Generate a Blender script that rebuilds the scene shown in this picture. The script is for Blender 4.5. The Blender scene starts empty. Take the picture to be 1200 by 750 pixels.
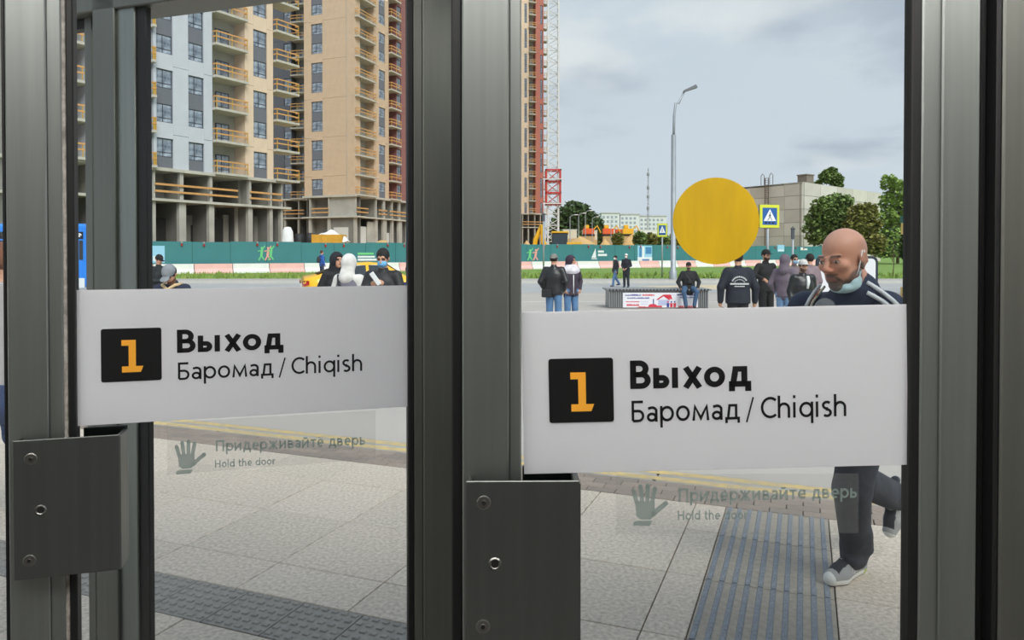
import bpy, math, random
import numpy as np
from mathutils import Matrix, Vector
random.seed(7); np.random.seed(7)
SC = bpy.context.scene
COL = SC.collection
# ---------------------------------------------------------------- camera
F, W_, H_ = 870.0, 1200.0, 750.0
CAM_Z, PITCH, HOR = 1.63, math.radians(0.8), 297.0
AXIS_ROW = HOR + F * math.tan(PITCH)
cd = bpy.data.cameras.new('camera'); cam = bpy.data.objects.new('camera', cd); COL.objects.link(cam)
cd.sensor_width = 36.0; cd.lens = F / W_ * 36.0
cd.shift_y = -(H_ / 2 - AXIS_ROW) / W_
cd.clip_start = 0.05; cd.clip_end = 3000
cam.location = (0, 0, CAM_Z); cam.rotation_euler = (math.pi / 2 - PITCH, 0, 0)
SC.camera = cam
# ---------------------------------------------------------------- world: bright overcast sky with soft clouds
def lin(c):
    return tuple(((v / 255) / 12.92 if v / 255 <= 0.04045 else ((v / 255 + 0.055) / 1.055) ** 2.4) for v in c[:3]) + (1.0,)
world = bpy.data.worlds.new('overcast_sky'); SC.world = world; world.use_nodes = True
wn, wl = world.node_tree.nodes, world.node_tree.links
wn.clear()
def wnode(t, **k):
    n = wn.new(t)
    for a, b in k.items(): setattr(n, a, b)
    return n
def wmath(op, a, b=None):
    n = wnode('ShaderNodeMath', operation=op)
    for i, v in enumerate((a, b)):
        if v is None: continue
        if isinstance(v, (int, float)): n.inputs[i].default_value = v
        else: wl.new(v, n.inputs[i])
    return n.outputs[0]
tc = wnode('ShaderNodeTexCoord'); sp = wnode('ShaderNodeSeparateXYZ'); wl.new(tc.outputs['Generated'], sp.inputs[0])
zc = wmath('MAXIMUM', sp.outputs['Z'], 0.0)
den = wmath('ADD', zc, 0.22)
cx = wnode('ShaderNodeCombineXYZ')
wl.new(wmath('DIVIDE', sp.outputs['X'], den), cx.inputs[0]); wl.new(wmath('DIVIDE', sp.outputs['Y'], den), cx.inputs[1])
def wnoise(scale, detail, rough, off):
    mp = wnode('ShaderNodeMapping'); wl.new(cx.outputs[0], mp.inputs[0]); mp.inputs['Location'].default_value = off
    mp.inputs['Scale'].default_value = (1, 1.0, 1)
    n = wnode('ShaderNodeTexNoise'); n.inputs['Scale'].default_value = scale; n.inputs['Detail'].default_value = detail
    n.inputs['Roughness'].default_value = rough; wl.new(mp.outputs[0], n.inputs['Vector']); return n.outputs['Fac']
def wramp(v, stops):
    r = wnode('ShaderNodeValToRGB'); r.color_ramp.interpolation = 'EASE'
    e = r.color_ramp.elements
    while len(e) < len(stops): e.new(0.5)
    for i, (p, c) in enumerate(stops): e[i].position = p; e[i].color = c
    wl.new(v, r.inputs[0]); return r.outputs[0]
def wmix(f, a, b):
    m = wnode('ShaderNodeMix', data_type='RGBA')
    wl.new(f, m.inputs[0]) if not isinstance(f, float) else setattr(m.inputs[0], 'default_value', f)
    for s, v in ((6, a), (7, b)):
        wl.new(v, m.inputs[s]) if not isinstance(v, tuple) else setattr(m.inputs[s], 'default_value', v)
    return m.outputs[2]
base = wramp(zc, [(0.0, lin((206, 213, 224))), (0.12, lin((205, 214, 226))), (0.5, lin((192, 205, 222))), (1.0, lin((185, 200, 222)))])
veil = wramp(wnoise(0.45, 5, 0.55, (3.1, 1.7, 0)), [(0.35, (0, 0, 0, 1)), (0.75, (1, 1, 1, 1))])
c1 = wmix(veil, base, lin((212, 218, 228)))
mk = wramp(wnoise(0.9, 8, 0.55, (5.4, 0.9, 0)), [(0.46, (0, 0, 0, 1)), (0.60, (1, 1, 1, 1))])
body = wramp(wnoise(1.3, 6, 0.5, (5.4, 0.62, 0)), [(0.36, lin((226, 229, 234))), (0.58, lin((182, 191, 206)))])
c2 = wmix(mk, c1, body)
bg = wnode('ShaderNodeBackground'); wl.new(c2, bg.inputs[0]); bg.inputs[1].default_value = 1.0
wo = wnode('ShaderNodeOutputWorld'); wl.new(bg.outputs[0], wo.inputs[0])
# weak, very soft sun behind the cloud layer
sd = bpy.data.lights.new('veiled_sun', 'SUN'); sun = bpy.data.objects.new('veiled_sun', sd); COL.objects.link(sun)
sd.energy = 3.0; sd.angle = math.radians(35); sd.color = (1.0, 0.97, 0.92)
sun.rotation_euler = (math.radians(48), 0, math.radians(24)); sun.location = (20, -20, 40)
vs = SC.view_settings
vs.view_transform = 'Standard'; vs.look = 'None'; vs.gamma = 1.0; vs.use_curve_mapping = False; vs.exposure = 0.2
SC.cycles.max_bounces = 8; SC.cycles.transparent_max_bounces = 24
# ---------------------------------------------------------------- pixels to places
_cp, _sp = math.cos(PITCH), math.sin(PITCH)
def ray(px, py):
    u = (px - 600) / F; v = -(py - AXIS_ROW) / F
    return Vector((u, _cp + v * _sp, -_sp + v * _cp))
def at(px, py, Y):
    r = ray(px, py); t = Y / r.y
    return Vector((r.x * t, Y, CAM_Z + r.z * t))
def ground(px, py, z=0.0):
    r = ray(px, py); t = (z - CAM_Z) / r.z
    return Vector((r.x * t, r.y * t, z))
class Plane:
    """vertical plane through two (pixel, depth) posts; local x runs along it, local y away from the viewer"""
    def __init__(s, pa, Ya, pb, Yb, row=HOR):
        a, b = at(pa, row, Ya), at(pb, row, Yb)
        s.o = Vector((a.x, a.y)); d = Vector((b.x - a.x, b.y - a.y)); s.d = d.normalized(); s.ang = math.atan2(d.y, d.x)
    def hit(s, px, py, dy=0.0):
        r = ray(px, py); n = Vector((-s.d.y, s.d.x)); o = s.o + n * dy
        t = o.dot(n) / (r.x * n.x + r.y * n.y)
        p = Vector((r.x * t, r.y * t)); return (p - o).dot(s.d), CAM_Z + r.z * t
    def u(s, px, py=HOR, dy=0.0): return s.hit(px, py, dy)[0]
    def z(s, px, py, dy=0.0): return s.hit(px, py, dy)[1]
    def loc(s, u=0, dy=0, z=0):
        n = Vector((-s.d.y, s.d.x)); p = s.o + s.d * u + n * dy; return (p.x, p.y, z)
# ---------------------------------------------------------------- materials
MATS = {}
def mat(name, rgb, rough=0.6, metal=0.0, noise=None, bump=None, spec=0.5, stretch=(1, 1, 1), rgb2=None, coat=0.0):
    if name in MATS: return MATS[name]
    m = bpy.data.materials.new(name); m.use_nodes = True; MATS[name] = m
    nt = m.node_tree; N, L = nt.nodes, nt.links; p = N['Principled BSDF']
    c = lin(rgb); p.inputs['Base Color'].default_value = c; p.inputs['Roughness'].default_value = rough
    p.inputs['Metallic'].default_value = metal; p.inputs['Specular IOR Level'].default_value = spec
    p.inputs['Coat Weight'].default_value = coat
    m.diffuse_color = c
    if noise or bump:
        t = N.new('ShaderNodeTexCoord'); mp = N.new('ShaderNodeMapping'); mp.inputs['Scale'].default_value = stretch
        L.new(t.outputs['Object'], mp.inputs[0])
    if noise:
        n = N.new('ShaderNodeTexNoise'); n.inputs['Scale'].default_value = noise[0]; n.inputs['Detail'].default_value = 6; L.new(mp.outputs[0], n.inputs['Vector'])
        r = N.new('ShaderNodeValToRGB'); e = r.color_ramp.elements
        k = noise[1]; c2 = lin(rgb2) if rgb2 else tuple(min(1, v * (1 + k)) for v in c[:3]) + (1,)
        e[0].position = 0.3; e[1].position = 0.7; e[0].color = tuple(v * (1 - k) for v in c[:3]) + (1,) if not rgb2 else c; e[1].color = c2
        L.new(n.outputs['Fac'], r.inputs[0]); L.new(r.outputs[0], p.inputs['Base Color'])
    if bump:
        n = N.new('ShaderNodeTexNoise'); n.inputs['Scale'].default_value = bump[0]; n.inputs['Detail'].default_value = 5; L.new(mp.outputs[0], n.inputs['Vector'])
        b = N.new('ShaderNodeBump'); b.inputs['Strength'].default_value = bump[1]; b.inputs['Distance'].default_value = bump[2] if len(bump) > 2 else 0.02
        L.new(n.outputs['Fac'], b.inputs['Height']); L.new(b.outputs[0], p.inputs['Normal'])
    return m
def glass_mat(name, tint=(246, 250, 250), refl=1.0, rough=0.0):
    if name in MATS: return MATS[name]
    m = bpy.data.materials.new(name); m.use_nodes = True; MATS[name] = m
    N, L = m.node_tree.nodes, m.node_tree.links; N.clear()
    o = N.new('ShaderNodeOutputMaterial'); mx = N.new('ShaderNodeMixShader'); tr = N.new('ShaderNodeBsdfTransparent'); gl = N.new('ShaderNodeBsdfGlossy'); fr = N.new('ShaderNodeFresnel')
    fr.inputs['IOR'].default_value = 1.45; tr.inputs[0].default_value = lin(tint); gl.inputs['Roughness'].default_value = rough
    k = N.new('ShaderNodeMath'); k.operation = 'MULTIPLY'; k.inputs[1].default_value = refl
    L.new(fr.outputs[0], k.inputs[0]); L.new(k.outputs[0], mx.inputs[0]); L.new(tr.outputs[0], mx.inputs[1]); L.new(gl.outputs[0], mx.inputs[2]); L.new(mx.outputs[0], o.inputs[0])
    return m
def film_mat(name, rgb, opacity, transl=0.5):
    """thin film: part see-through, part diffuse, part letting light through from behind"""
    if name in MATS: return MATS[name]
    m = bpy.data.materials.new(name); m.use_nodes = True; MATS[name] = m
    N, L = m.node_tree.nodes, m.node_tree.links; N.clear()
    o = N.new('ShaderNodeOutputMaterial'); d = N.new('ShaderNodeBsdfDiffuse'); t = N.new('ShaderNodeBsdfTranslucent'); a = N.new('ShaderNodeMixShader'); b = N.new('ShaderNodeMixShader'); tr = N.new('ShaderNodeBsdfTransparent')
    d.inputs[0].default_value = lin(rgb); t.inputs[0].default_value = lin(rgb); a.inputs[0].default_value = transl; b.inputs[0].default_value = opacity
    L.new(d.outputs[0], a.inputs[1]); L.new(t.outputs[0], a.inputs[2]); L.new(tr.outputs[0], b.inputs[1]); L.new(a.outputs[0], b.inputs[2]); L.new(b.outputs[0], o.inputs[0])
    return m
def emit_mat(name, rgb, power):
    m = bpy.data.materials.new(name); m.use_nodes = True; N, L = m.node_tree.nodes, m.node_tree.links; N.clear()
    o = N.new('ShaderNodeOutputMaterial'); e = N.new('ShaderNodeEmission'); e.inputs[0].default_value = lin(rgb); e.inputs[1].default_value = power; L.new(e.outputs[0], o.inputs[0]); return m
# ---------------------------------------------------------------- objects
def tag(o, label=None, cat=None, group=None, kind=None):
    if label: o['label'] = label
    if cat: o['category'] = cat
    if group: o['group'] = group
    if kind: o['kind'] = kind
    return o
def thing(name, label, cat, loc=(0, 0, 0), rotz=0.0, group=None, kind=None):
    o = bpy.data.objects.new(name, None); COL.objects.link(o); o.location = loc; o.rotation_euler = (0, 0, rotz); o.empty_display_size = 0.1
    return tag(o, label, cat, group, kind)
def setting(name, loc=(0, 0, 0), rotz=0.0):
    o = bpy.data.objects.new(name, None); COL.objects.link(o); o.location = loc; o.rotation_euler = (0, 0, rotz); o['kind'] = 'structure'; return o
def inst(src, parent=None, loc=(0, 0, 0), rotz=0.0, scale=None, name=None):
    """another object on the same mesh"""
    o = bpy.data.objects.new(name or src.name.split('.')[0], src.data if hasattr(src, 'data') else src); COL.objects.link(o)
    o.parent = parent; o.location = loc; o.rotation_euler = (0, 0, rotz)
    if scale: o.scale = scale
    return o
def copy_tree(o, parent=None):
    c = o.copy(); COL.objects.link(c); c.parent = parent
    for ch in list(o.children): copy_tree(ch, c)
    return c
class MB:
    def __init__(s): s.v = []; s.f = []; s.m = []
    def add(s, vs, fs, m=0):
        n = len(s.v); s.v += [tuple(p) for p in vs]; s.f += [tuple(i + n for i in q) for q in fs]; s.m += [m] * len(fs); return s
    def box(s, x0, x1, y0, y1, z0, z1, m=0, M=None):
        vs = [Vector((x, y, z)) for x in (x0, x1) for y in (y0, y1) for z in (z0, z1)]
        if M: vs = [M @ p for p in vs]
        return s.add(vs, [(0, 1, 3, 2), (4, 6, 7, 5), (0, 4, 5, 1), (2, 3, 7, 6), (0, 2, 6, 4), (1, 5, 7, 3)], m)
    def cbox(s, x0, x1, y0, y1, z0, z1, b=0.005, m=0, M=None):
        """box with chamfered edges"""
        V = []; idx = {}
        for ix, x in enumerate((x0, x1)):
            for iy, y in enumerate((y0, y1)):
                for iz, z in enumerate((z0, z1)):
                    sx, sy, sz = (b if ix == 0 else -b), (b if iy == 0 else -b), (b if iz == 0 else -b)
                    for k, p in enumerate(((x, y + sy, z + sz), (x + sx, y, z + sz), (x + sx, y + sy, z))):
                        idx[(ix, iy, iz, k)] = len(V); V.append(Vector(p))
        Fs = []
        def q(*a): Fs.append(tuple(idx[k] for k in a))
        for i in (0, 1):
            q((i, 0, 0, 0), (i, 1, 0, 0), (i, 1, 1, 0), (i, 0, 1, 0)); q((0, i, 0, 1), (1, i, 0, 1), (1, i, 1, 1), (0, i, 1, 1)); q((0, 0, i, 2), (1, 0, i, 2), (1, 1, i, 2), (0, 1, i, 2))
            for j in (0, 1):
                q((i, j, 0, 0), (i, j, 1, 0), (i, j, 1, 1), (i, j, 0, 1)); q((i, 0, j, 0), (i, 1, j, 0), (i, 1, j, 2), (i, 0, j, 2)); q((0, i, j, 1), (1, i, j, 1), (1, i, j, 2), (0, i, j, 2))
                for k in (0, 1): q((i, j, k, 0), (i, j, k, 1), (i, j, k, 2))
        if M: V = [M @ p for p in V]
        c = sum(V, Vector()) / len(V); G = []
        for f in Fs:
            a, bb, cc = V[f[0]], V[f[1]], V[f[2]]; n = (bb - a).cross(cc - a); mid = sum((V[i] for i in f), Vector()) / len(f)
            G.append(f if n.dot(mid - c) > 0 else f[::-1])
        return s.add(V, G, m)
    def tube(s, p0, p1, r0, r1=None, n=8, m=0, caps=True):
        r1 = r0 if r1 is None else r1; a, b = Vector(p0), Vector(p1); d = (b - a).normalized()
        x = d.orthogonal().normalized(); y = d.cross(x); vs = []
        for p, r in ((a, r0), (b, r1)):
            for i in range(n):
                t = 2 * math.pi * i / n; vs.append(p + x * (r * math.cos(t)) + y * (r * math.sin(t)))
        fs = [(i, (i + 1) % n, n + (i + 1) % n, n + i) for i in range(n)]
        if caps: fs += [tuple(range(n - 1, -1, -1)), tuple(range(n, 2 * n))]
        return s.add(vs, fs, m)
    def path(s, pts, radii, n=8, m=0):
        """tube along a polyline"""
        pts = [Vector(p) for p in pts]; vs = []; ref = None
        if isinstance(radii, (int, float)): radii = [radii] * len(pts)
        for i, p in enumerate(pts):
            d = (pts[min(i + 1, len(pts) - 1)] - pts[max(i - 1, 0)]).normalized()
            if ref is None: ref = d.orthogonal().normalized()
            x = (ref - d * ref.dot(d)).normalized(); ref = x; y = d.cross(x)
            for k in range(n):
                t = 2 * math.pi * k / n; vs.append(p + x * (radii[i] * math.cos(t)) + y * (radii[i] * math.sin(t)))
        fs = [(i * n + k, i * n + (k + 1) % n, (i + 1) * n + (k + 1) % n, (i + 1) * n + k) for i in range(len(pts) - 1) for k in range(n)]
        fs += [tuple(range(n - 1, -1, -1)), tuple(range((len(pts) - 1) * n, len(pts) * n))]
        return s.add(vs, fs, m)
    def prism(s, poly, y0, y1, m=0, axis='y'):
        """polygon in x,z pushed along y (or in x,y pushed along z)"""
        n = len(poly); area = sum(poly[i][0] * poly[(i + 1) % n][1] - poly[(i + 1) % n][0] * poly[i][1] for i in range(n))
        if area < 0: poly = poly[::-1]
        P = (lambda a, b, c: (a, c, b)) if axis == 'y' else (lambda a, b, c: (a, b, c))
        vs = [P(a, b, y0) for a, b in poly] + [P(a, b, y1) for a, b in poly]
        fs = [tuple(range(n)), tuple(range(2 * n - 1, n - 1, -1))] + [(i, n + i, n + (i + 1) % n, (i + 1) % n) for i in range(n)]
        if axis != 'y': fs = [f[::-1] for f in fs]
        return s.add(vs, fs, m)
    def lathe(s, prof, n=16, m=0, c=(0, 0, 0)):
        vs = [(c[0] + r * math.cos(2 * math.pi * k / n), c[1] + r * math.sin(2 * math.pi * k / n), c[2] + z) for r, z in prof for k in range(n)]
        fs = [(i * n + k, i * n + (k + 1) % n, (i + 1) * n + (k + 1) % n, (i + 1) * n + k) for i in range(len(prof) - 1) for k in range(n)]
        return s.add(vs, fs, m)
    def build(s, name, mats, parent=None, loc=(0, 0, 0), rotz=0.0, smooth=False, rot=None):
        me = bpy.data.meshes.new(name); me.from_pydata(s.v, [], s.f)
        mats = mats if isinstance(mats, (list, tuple)) else [mats]
        for mm in mats: me.materials.append(mm)
        if len(mats) > 1: me.polygons.foreach_set('material_index', s.m)
        if smooth: me.polygons.foreach_set('use_smooth', [True] * len(me.polygons))
        me.update()
        o = bpy.data.objects.new(name, me); COL.objects.link(o); o.parent = parent; o.location = loc
        o.rotation_euler = rot if rot else (0, 0, rotz); return o
# ---------------------------------------------------------------- stroke lettering
def _arc(cx, cy, rx, ry, a0, a1, n=14):
    return [(cx + rx * math.cos(math.radians(a0 + (a1 - a0) * i / n)), cy + ry * math.sin(math.radians(a0 + (a1 - a0) * i / n))) for i in range(n + 1)]
def glyph(ch, w):
    h = w / 2; X = 0.72
    def bowl(x0, y0, y1, xr):
        ry = (y1 - y0) / 2 - h; cy = (y0 + y1) / 2; cx = max(x0, xr - h - ry); rx = xr - h - cx
        return [(x0, y1 - h)] + _arc(cx, cy, rx, ry, 90, -90) + [(x0, y0 + h)]
    def ring(cx, cy, rx, ry): return _arc(cx, cy, rx, ry, 0, 360, 28)
    def arch(x0, x1, top, r=None):
        rx = (x1 - x0) / 2; return _arc((x0 + x1) / 2, top - h - rx, rx, rx, 180, 0) + [(x1, 0)]
    R = 0.34
    G = {
     'В': (.70, [[(h, 0), (h, 1)], bowl(h, .5 - h, 1, .60), bowl(h, 0, .5 + h, .66)]),
     'ы': (.92, [[(h, 0), (h, X)], bowl(h, 0, .47, .52), [(.80 - h, 0), (.80 - h, X)]]),
     'ь': (.60, [[(h, 0), (h, X)], bowl(h, 0, .47, .54)]),
     'х': (.64, [[(h * .9, 0), (.62 - h * .9, X)], [(h * .9, X), (.62 - h * .9, 0)]]),
     'о': (.76, [ring(R, X / 2, R - h, X / 2 - h)]),
     'д': (.76, [[(.0, h), (.72, h)], [(h, h), (h, -.16)], [(.72 - h, h), (.72 - h, -.16)], [(.14, h), (.22, X - h), (.60 - h, X - h), (.60 - h, h)]]),
     'Б': (.70, [[(h, h), (h, 1 - h), (.56, 1 - h)], bowl(h, 0, .58, .62)]),
     'а': (.62, [[(.07, X - .10)] + _arc(.26, X - .22, .27 - h, .22 - h, 120, 0) + [(.53 - h, 0)], ring(.25, .215, .25 - h, .215 - h)]),
     'р': (.74, [[(h, -.28), (h, X)], ring(R, X / 2, R - h, X / 2 - h)]),
     'м': (.92, [[(h, 0), (.07 + h, X - .07), (.42, .10), (.77 - h, X - .07), (.84 - h, 0)]]),
     '/': (.48, [[(0, -.16), (.42, 1.04)]]),
     'П': (.86, [[(h, 0), (h, 1 - h), (.76 - h, 1 - h), (.76 - h, 0)]]),
     'и': (.76, [[(h, X), (h, 0)], [(h, .02 + h), (.64 - h, X - .02 - h)], [(.64 - h, 0), (.64 - h, X)]]),
     'й': (.76, [[(h, X), (h, 0)], [(h, .02 + h), (.64 - h, X - .02 - h)], [(.64 - h, 0), (.64 - h, X)], _arc(.32, X + .22, .14, .13, 190, 350, 8)]),
     'е': (.70, [[(h, X / 2), (.64 - h, X / 2)] + _arc(.33, X / 2, .31 - h, X / 2 - h, 4, 310, 24)]),
     'ж': (.96, [[(.45, 0), (.45, X)], [(h, X), (.42, X / 2), (h, 0)], [(.90 - h, X), (.48, X / 2), (.90 - h, 0)]]),
     'в': (.66, [[(h, 0), (h, X)], bowl(h, X / 2 - h, X, .52), bowl(h, 0, X / 2 + h, .58)]),
     'т': (.60, [[(0, X - h), (.56, X - h)], [(.28, 0), (.28, X)]]),
     'C': (.78, [_arc(.46, .5, .46 - h, .5 - h, 48, 312, 26)]),
     'h': (.70, [[(h, 0), (h, 1.04)], [(h, X - h - .28)] + arch(h, .60 - h, X)]),
     'i': (.26, [[(h, 0), (h, X)], [(h, .90), (h, .90 + w * 1.15)]]),
     'q': (.76, [ring(R, X / 2, R - h, X / 2 - h), [(2 * R - h, -.28), (2 * R - h, X)]]),
     's': (.54, [_arc(.24, X * .74, .24 - h, X * .26 - h * .6, 40, 270, 12) + _arc(.24, X * .26, .24 - h, X * .26 - h * .6, 90, -140, 12)]),
     'H': (.90, [[(h, 0), (h, 1)], [(h, .5), (.78 - h, .5)], [(.78 - h, 0), (.78 - h, 1)]]),
     'l': (.26, [[(h, 0), (h, 1.04)]]),
     'd': (.78, [ring(R, X / 2, R - h, X / 2 - h), [(2 * R - h, 0), (2 * R - h, 1.04)]]),
     't': (.46, [[(.14, .95), (.14, .12 + h)] + _arc(.14 + .16, .16 + h * 0, .16, .16 - h, 180, 300, 8), [(0, X - h), (.38, X - h)]]),
     'r': (.48, [[(h, 0), (h, X)], _arc(h + .26, X - .26 - h, .26, .26, 175, 75, 8)]),
     'o': (.76, [ring(R, X / 2, R - h, X / 2 - h)]),
     'e': (.70, [[(h, X / 2), (.64 - h, X / 2)] + _arc(.33, X / 2, .31 - h, X / 2 - h, 4, 310, 24)]),
     'c': (.62, [_arc(.34, X / 2, .34 - h, X / 2 - h, 48, 312, 20)]),
     'p': (.74, [[(h, -.28), (h, X)], ring(R, X / 2, R - h, X / 2 - h)]),
     ' ': (.36, []),
    }
    return G[ch]
def ribbon(mb, pts, w, f, m=0):
    """flat stroke of width w in x,z; f maps (x, z) to a point"""
    P = [Vector(p) for p in pts]; n = len(P); closed = (P[0] - P[-1]).length < 1e-6 and n > 3
    if closed: P = P[:-1]; n -= 1
    Ls, Rs = [], []
    for i in range(n):
        a = P[i - 1] if (i > 0 or closed) else None; b = P[(i + 1) % n] if (i < n - 1 or closed) else None
        d0 = (P[i] - a).normalized() if a is not None else None; d1 = (b - P[i]).normalized() if b is not None else None
        d0 = d0 or d1; d1 = d1 or d0
        n0 = Vector((-d0.y, d0.x)); n1 = Vector((-d1.y, d1.x)); mi = (n0 + n1)
        mi = mi.normalized() if mi.length > 1e-6 else n0
        k = 1 / max(0.45, mi.dot(n0)); Ls.append(P[i] + mi * (w / 2 * k)); Rs.append(P[i] - mi * (w / 2 * k))
    vs = [f(*p) for p in Ls] + [f(*p) for p in Rs]
    mb.add(vs, [(i, (i + 1) % n, n + (i + 1) % n, n + i) for i in range(n if closed else n - 1)], m)
def text_mb(txt, x0, z0, width, cap, weight, dy=0.0, m=0, mb=None, slope=0.0):
    mb = mb or MB(); adv = 0; gl = []
    for ch in txt:
        a, st = glyph(ch, weight); gl.append((adv, st)); adv += a + 0.04
    adv -= 0.08; sx = width / adv
    for a, st in gl:
        for s_ in st:
            if len(s_) > 1: ribbon(mb, [(p[0], p[1]) for p in s_], weight, lambda X, Z: (x0 + (a + X) * sx, dy, z0 + Z * cap + slope * (a + X) * sx), m)
    return mb
# ================================================================ materials used all over
def brushed(name, rgb, rough, k=0.16):
    m = mat(name, rgb, rough, 0.9, noise=(3.0, k), stretch=(14, 14, 0.5))
    return m
M_steel = brushed('brushed_steel', (146, 150, 146), 0.42, .08)
M_steel_d = brushed('brushed_steel_plate', (110, 113, 110), 0.40, 0.06)
M_steel_f = brushed('brushed_steel_frame', (122, 123, 117), 0.45, .08)
M_rubber = mat('black_rubber', (14, 14, 15), 0.5)
M_worn = mat('worn_sealant', (150, 145, 138), 0.8, noise=(60, .4), bump=(80, .5, .004))
M_dark = mat('dark_gap', (12, 12, 12), 0.9)
M_glass = glass_mat('door_glass', (247, 250, 249))
M_signw = film_mat('white_sign_film', (246, 246, 248), 1.0, 0.62)
M_black = mat('sign_black', (12, 12, 14), 0.45)
M_orange = mat('sign_orange', (236, 164, 48), 0.5)
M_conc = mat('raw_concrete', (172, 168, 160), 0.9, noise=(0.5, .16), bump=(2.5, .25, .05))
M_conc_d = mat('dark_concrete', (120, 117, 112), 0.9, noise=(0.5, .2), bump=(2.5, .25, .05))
# ================================================================ the pavilion
def slab_box(name, x0, x1, y0, y1, z0, z1, m, parent=None):
    o = MB().box(x0, x1, y0, y1, z0, z1).build(name, m, parent)
    if parent is None: o['kind'] = 'structure'
    return o
M_floor_in = mat('granite_floor', (120, 118, 115), 0.35, noise=(60, .3))
M_wall_in = mat('pavilion_wall', (196, 196, 192), 0.6, noise=(2, .04))
slab_box('floor', -2.45, 2.6, -5.0, 1.62, -0.2, 0.0, M_floor_in)
slab_box('ceiling', -2.45, 2.6, -5.0, 1.62, 3.0, 3.15, M_wall_in)
slab_box('wall_back', -2.45, 2.6, -5.15, -5.0, -0.2, 3.15, M_wall_in)
slab_box('wall_left', -2.6, -2.45, -5.15, 1.5, -0.2, 3.15, M_wall_in)
slab_box('wall_right', 2.6, 2.75, -5.15, 1.62, -0.2, 3.15, M_wall_in)
M_lamp = emit_mat('lamp_diffuser', (255, 253, 250), 9.0)
M_white = mat('white_paint', (225, 225, 222), 0.5)
for i, x in enumerate((-1.55, 0.1, 1.75)):
    t = thing('ceiling_light', 'long white ceiling light panel inside the pavilion', 'light', (x, .45, 3.0), 0, 'pavilion ceiling lights')
    MB().box(-.74, .74, -.40, .40, -.05, 0).build('housing', M_white, t)
    MB().box(-.71, .71, -.37, .37, -.056, -.0505).build('diffuser', M_lamp, t)
# ---- doors: everything is placed on the plane of each leaf
DOOR_TOP = 2.62
def leaf(name, pl, parts, z0=0.03, z1=DOOR_TOP, glass=None):
    """parts: (kind, pixel left, pixel right, y front, y back)"""
    root = setting(name, pl.loc(), pl.ang)
    for kind, a, b, y0, y1, mm in parts:
        ua, ub = pl.u(a, 375, y0), pl.u(b, 375, y0)
        MB().cbox(ua, ub, y0, y1, z0, z1, min(.003, (ub - ua) * .2)).build(kind, mm, root)
    if glass:
        ua, ub = pl.u(glass[0], 375), pl.u(glass[1], 375)
        MB().box(ua, ub, .022, .030, z0 + .05, z1 - .05).build('glass_pane', M_glass, root)
        MB().cbox(ua, ub, .0, .05, z0, z0 + .22, .003).build('bottom_rail', M_steel, root)
        MB().cbox(ua, ub, .0, .05, z1 - .12, z1, .003).build('top_rail', M_steel, root)
    return root
PR = Plane(540, 1.400, 1150, 1.414)
door_right = leaf('door_1', PR, [
    ('dark_gap_strip', 529, 541.5, .012, .045, M_rubber), ('stile', 541.5, 596.5, 0, .05, M_steel), ('glazing_bead', 596.5, 611, .006, .044, M_steel),  # first strip: black colour stands for the shade in the gap between leaves
    ('gasket', 1067, 1079, .010, .042, M_rubber), ('glazing_bead', 1079, 1102.5, .006, .044, M_steel), ('stile', 1102.5, 1147, 0, .05, M_steel), ('dark_gap_strip', 1147, 1154, .012, .045, M_rubber)],
    glass=(606, 1074))
PL = Plane(88, 1.700, 480, 1.910)
door_left = leaf('door_2', PL, [
    ('dark_gap_strip', 4, 8, .012, .045, M_rubber), ('stile', 8, 56, 0, .05, M_steel), ('glazing_bead', 56, 74, .006, .044, M_steel), ('sealant_strip', 74, 79, .008, .040, M_worn), ('gasket', 79, 88, .006, .042, M_rubber),
    ('gasket', 478, 485, .006, .042, M_rubber), ('glazing_bead', 485, 496, .006, .044, M_steel_f), ('stile', 496, 532, 0, .05, M_steel_f)],
    glass=(84, 482))
# fixed frame post between the leaves, the hinge post on the right, the sidelight on the left
PC = Plane(522, 1.99, 545, 1.99)
o = MB().cbox(0, PC.u(556), 0, .09, 0, 3.0, .004).build('trim_1', M_steel_f, None, PC.loc(), PC.ang); o['kind'] = 'structure'
PH = Plane(1168, 1.40, 1290, 1.402)
rt = setting('trim_2', PH.loc(), PH.ang)
MB().cbox(0, PH.u(1174), .004, .06, 0, 3.0, .002).build('gasket', M_rubber, rt)
MB().cbox(PH.u(1174.5), PH.u(1262), 0, .08, 0, 3.0, .004).build('post', M_steel_f, rt)
PX = Plane(1262, 1.405, 1800, 1.41)
sr = setting('window_2', PX.loc(), PX.ang); wr = 2.6 - PX.o.x
MB().box(0, wr, .022, .030, .2, 2.62).build('glass_pane', M_glass, sr)
MB().cbox(0, wr, 0, .05, 0, .2, .003).build('bottom_rail', M_steel, sr)
PS = Plane(-260, 1.66, 3, 1.665)
sl = setting('window_1', PS.loc(), PS.ang)
MB().box(0, PS.u(3), .022, .030, .2, 2.6).build('glass_pane', M_glass, sl)
MB().cbox(0, PS.u(3), 0, .05, 0, .2, .003).build('bottom_rail', M_steel, sl)
MB().cbox(-.10, 0, 0, .06, 0, 3.0, .003).build('stile', M_steel, sl)
slab_box('trim_3', -2.45, 2.6, 1.44, 1.62, 2.62, 3.0, M_steel_f)
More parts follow.
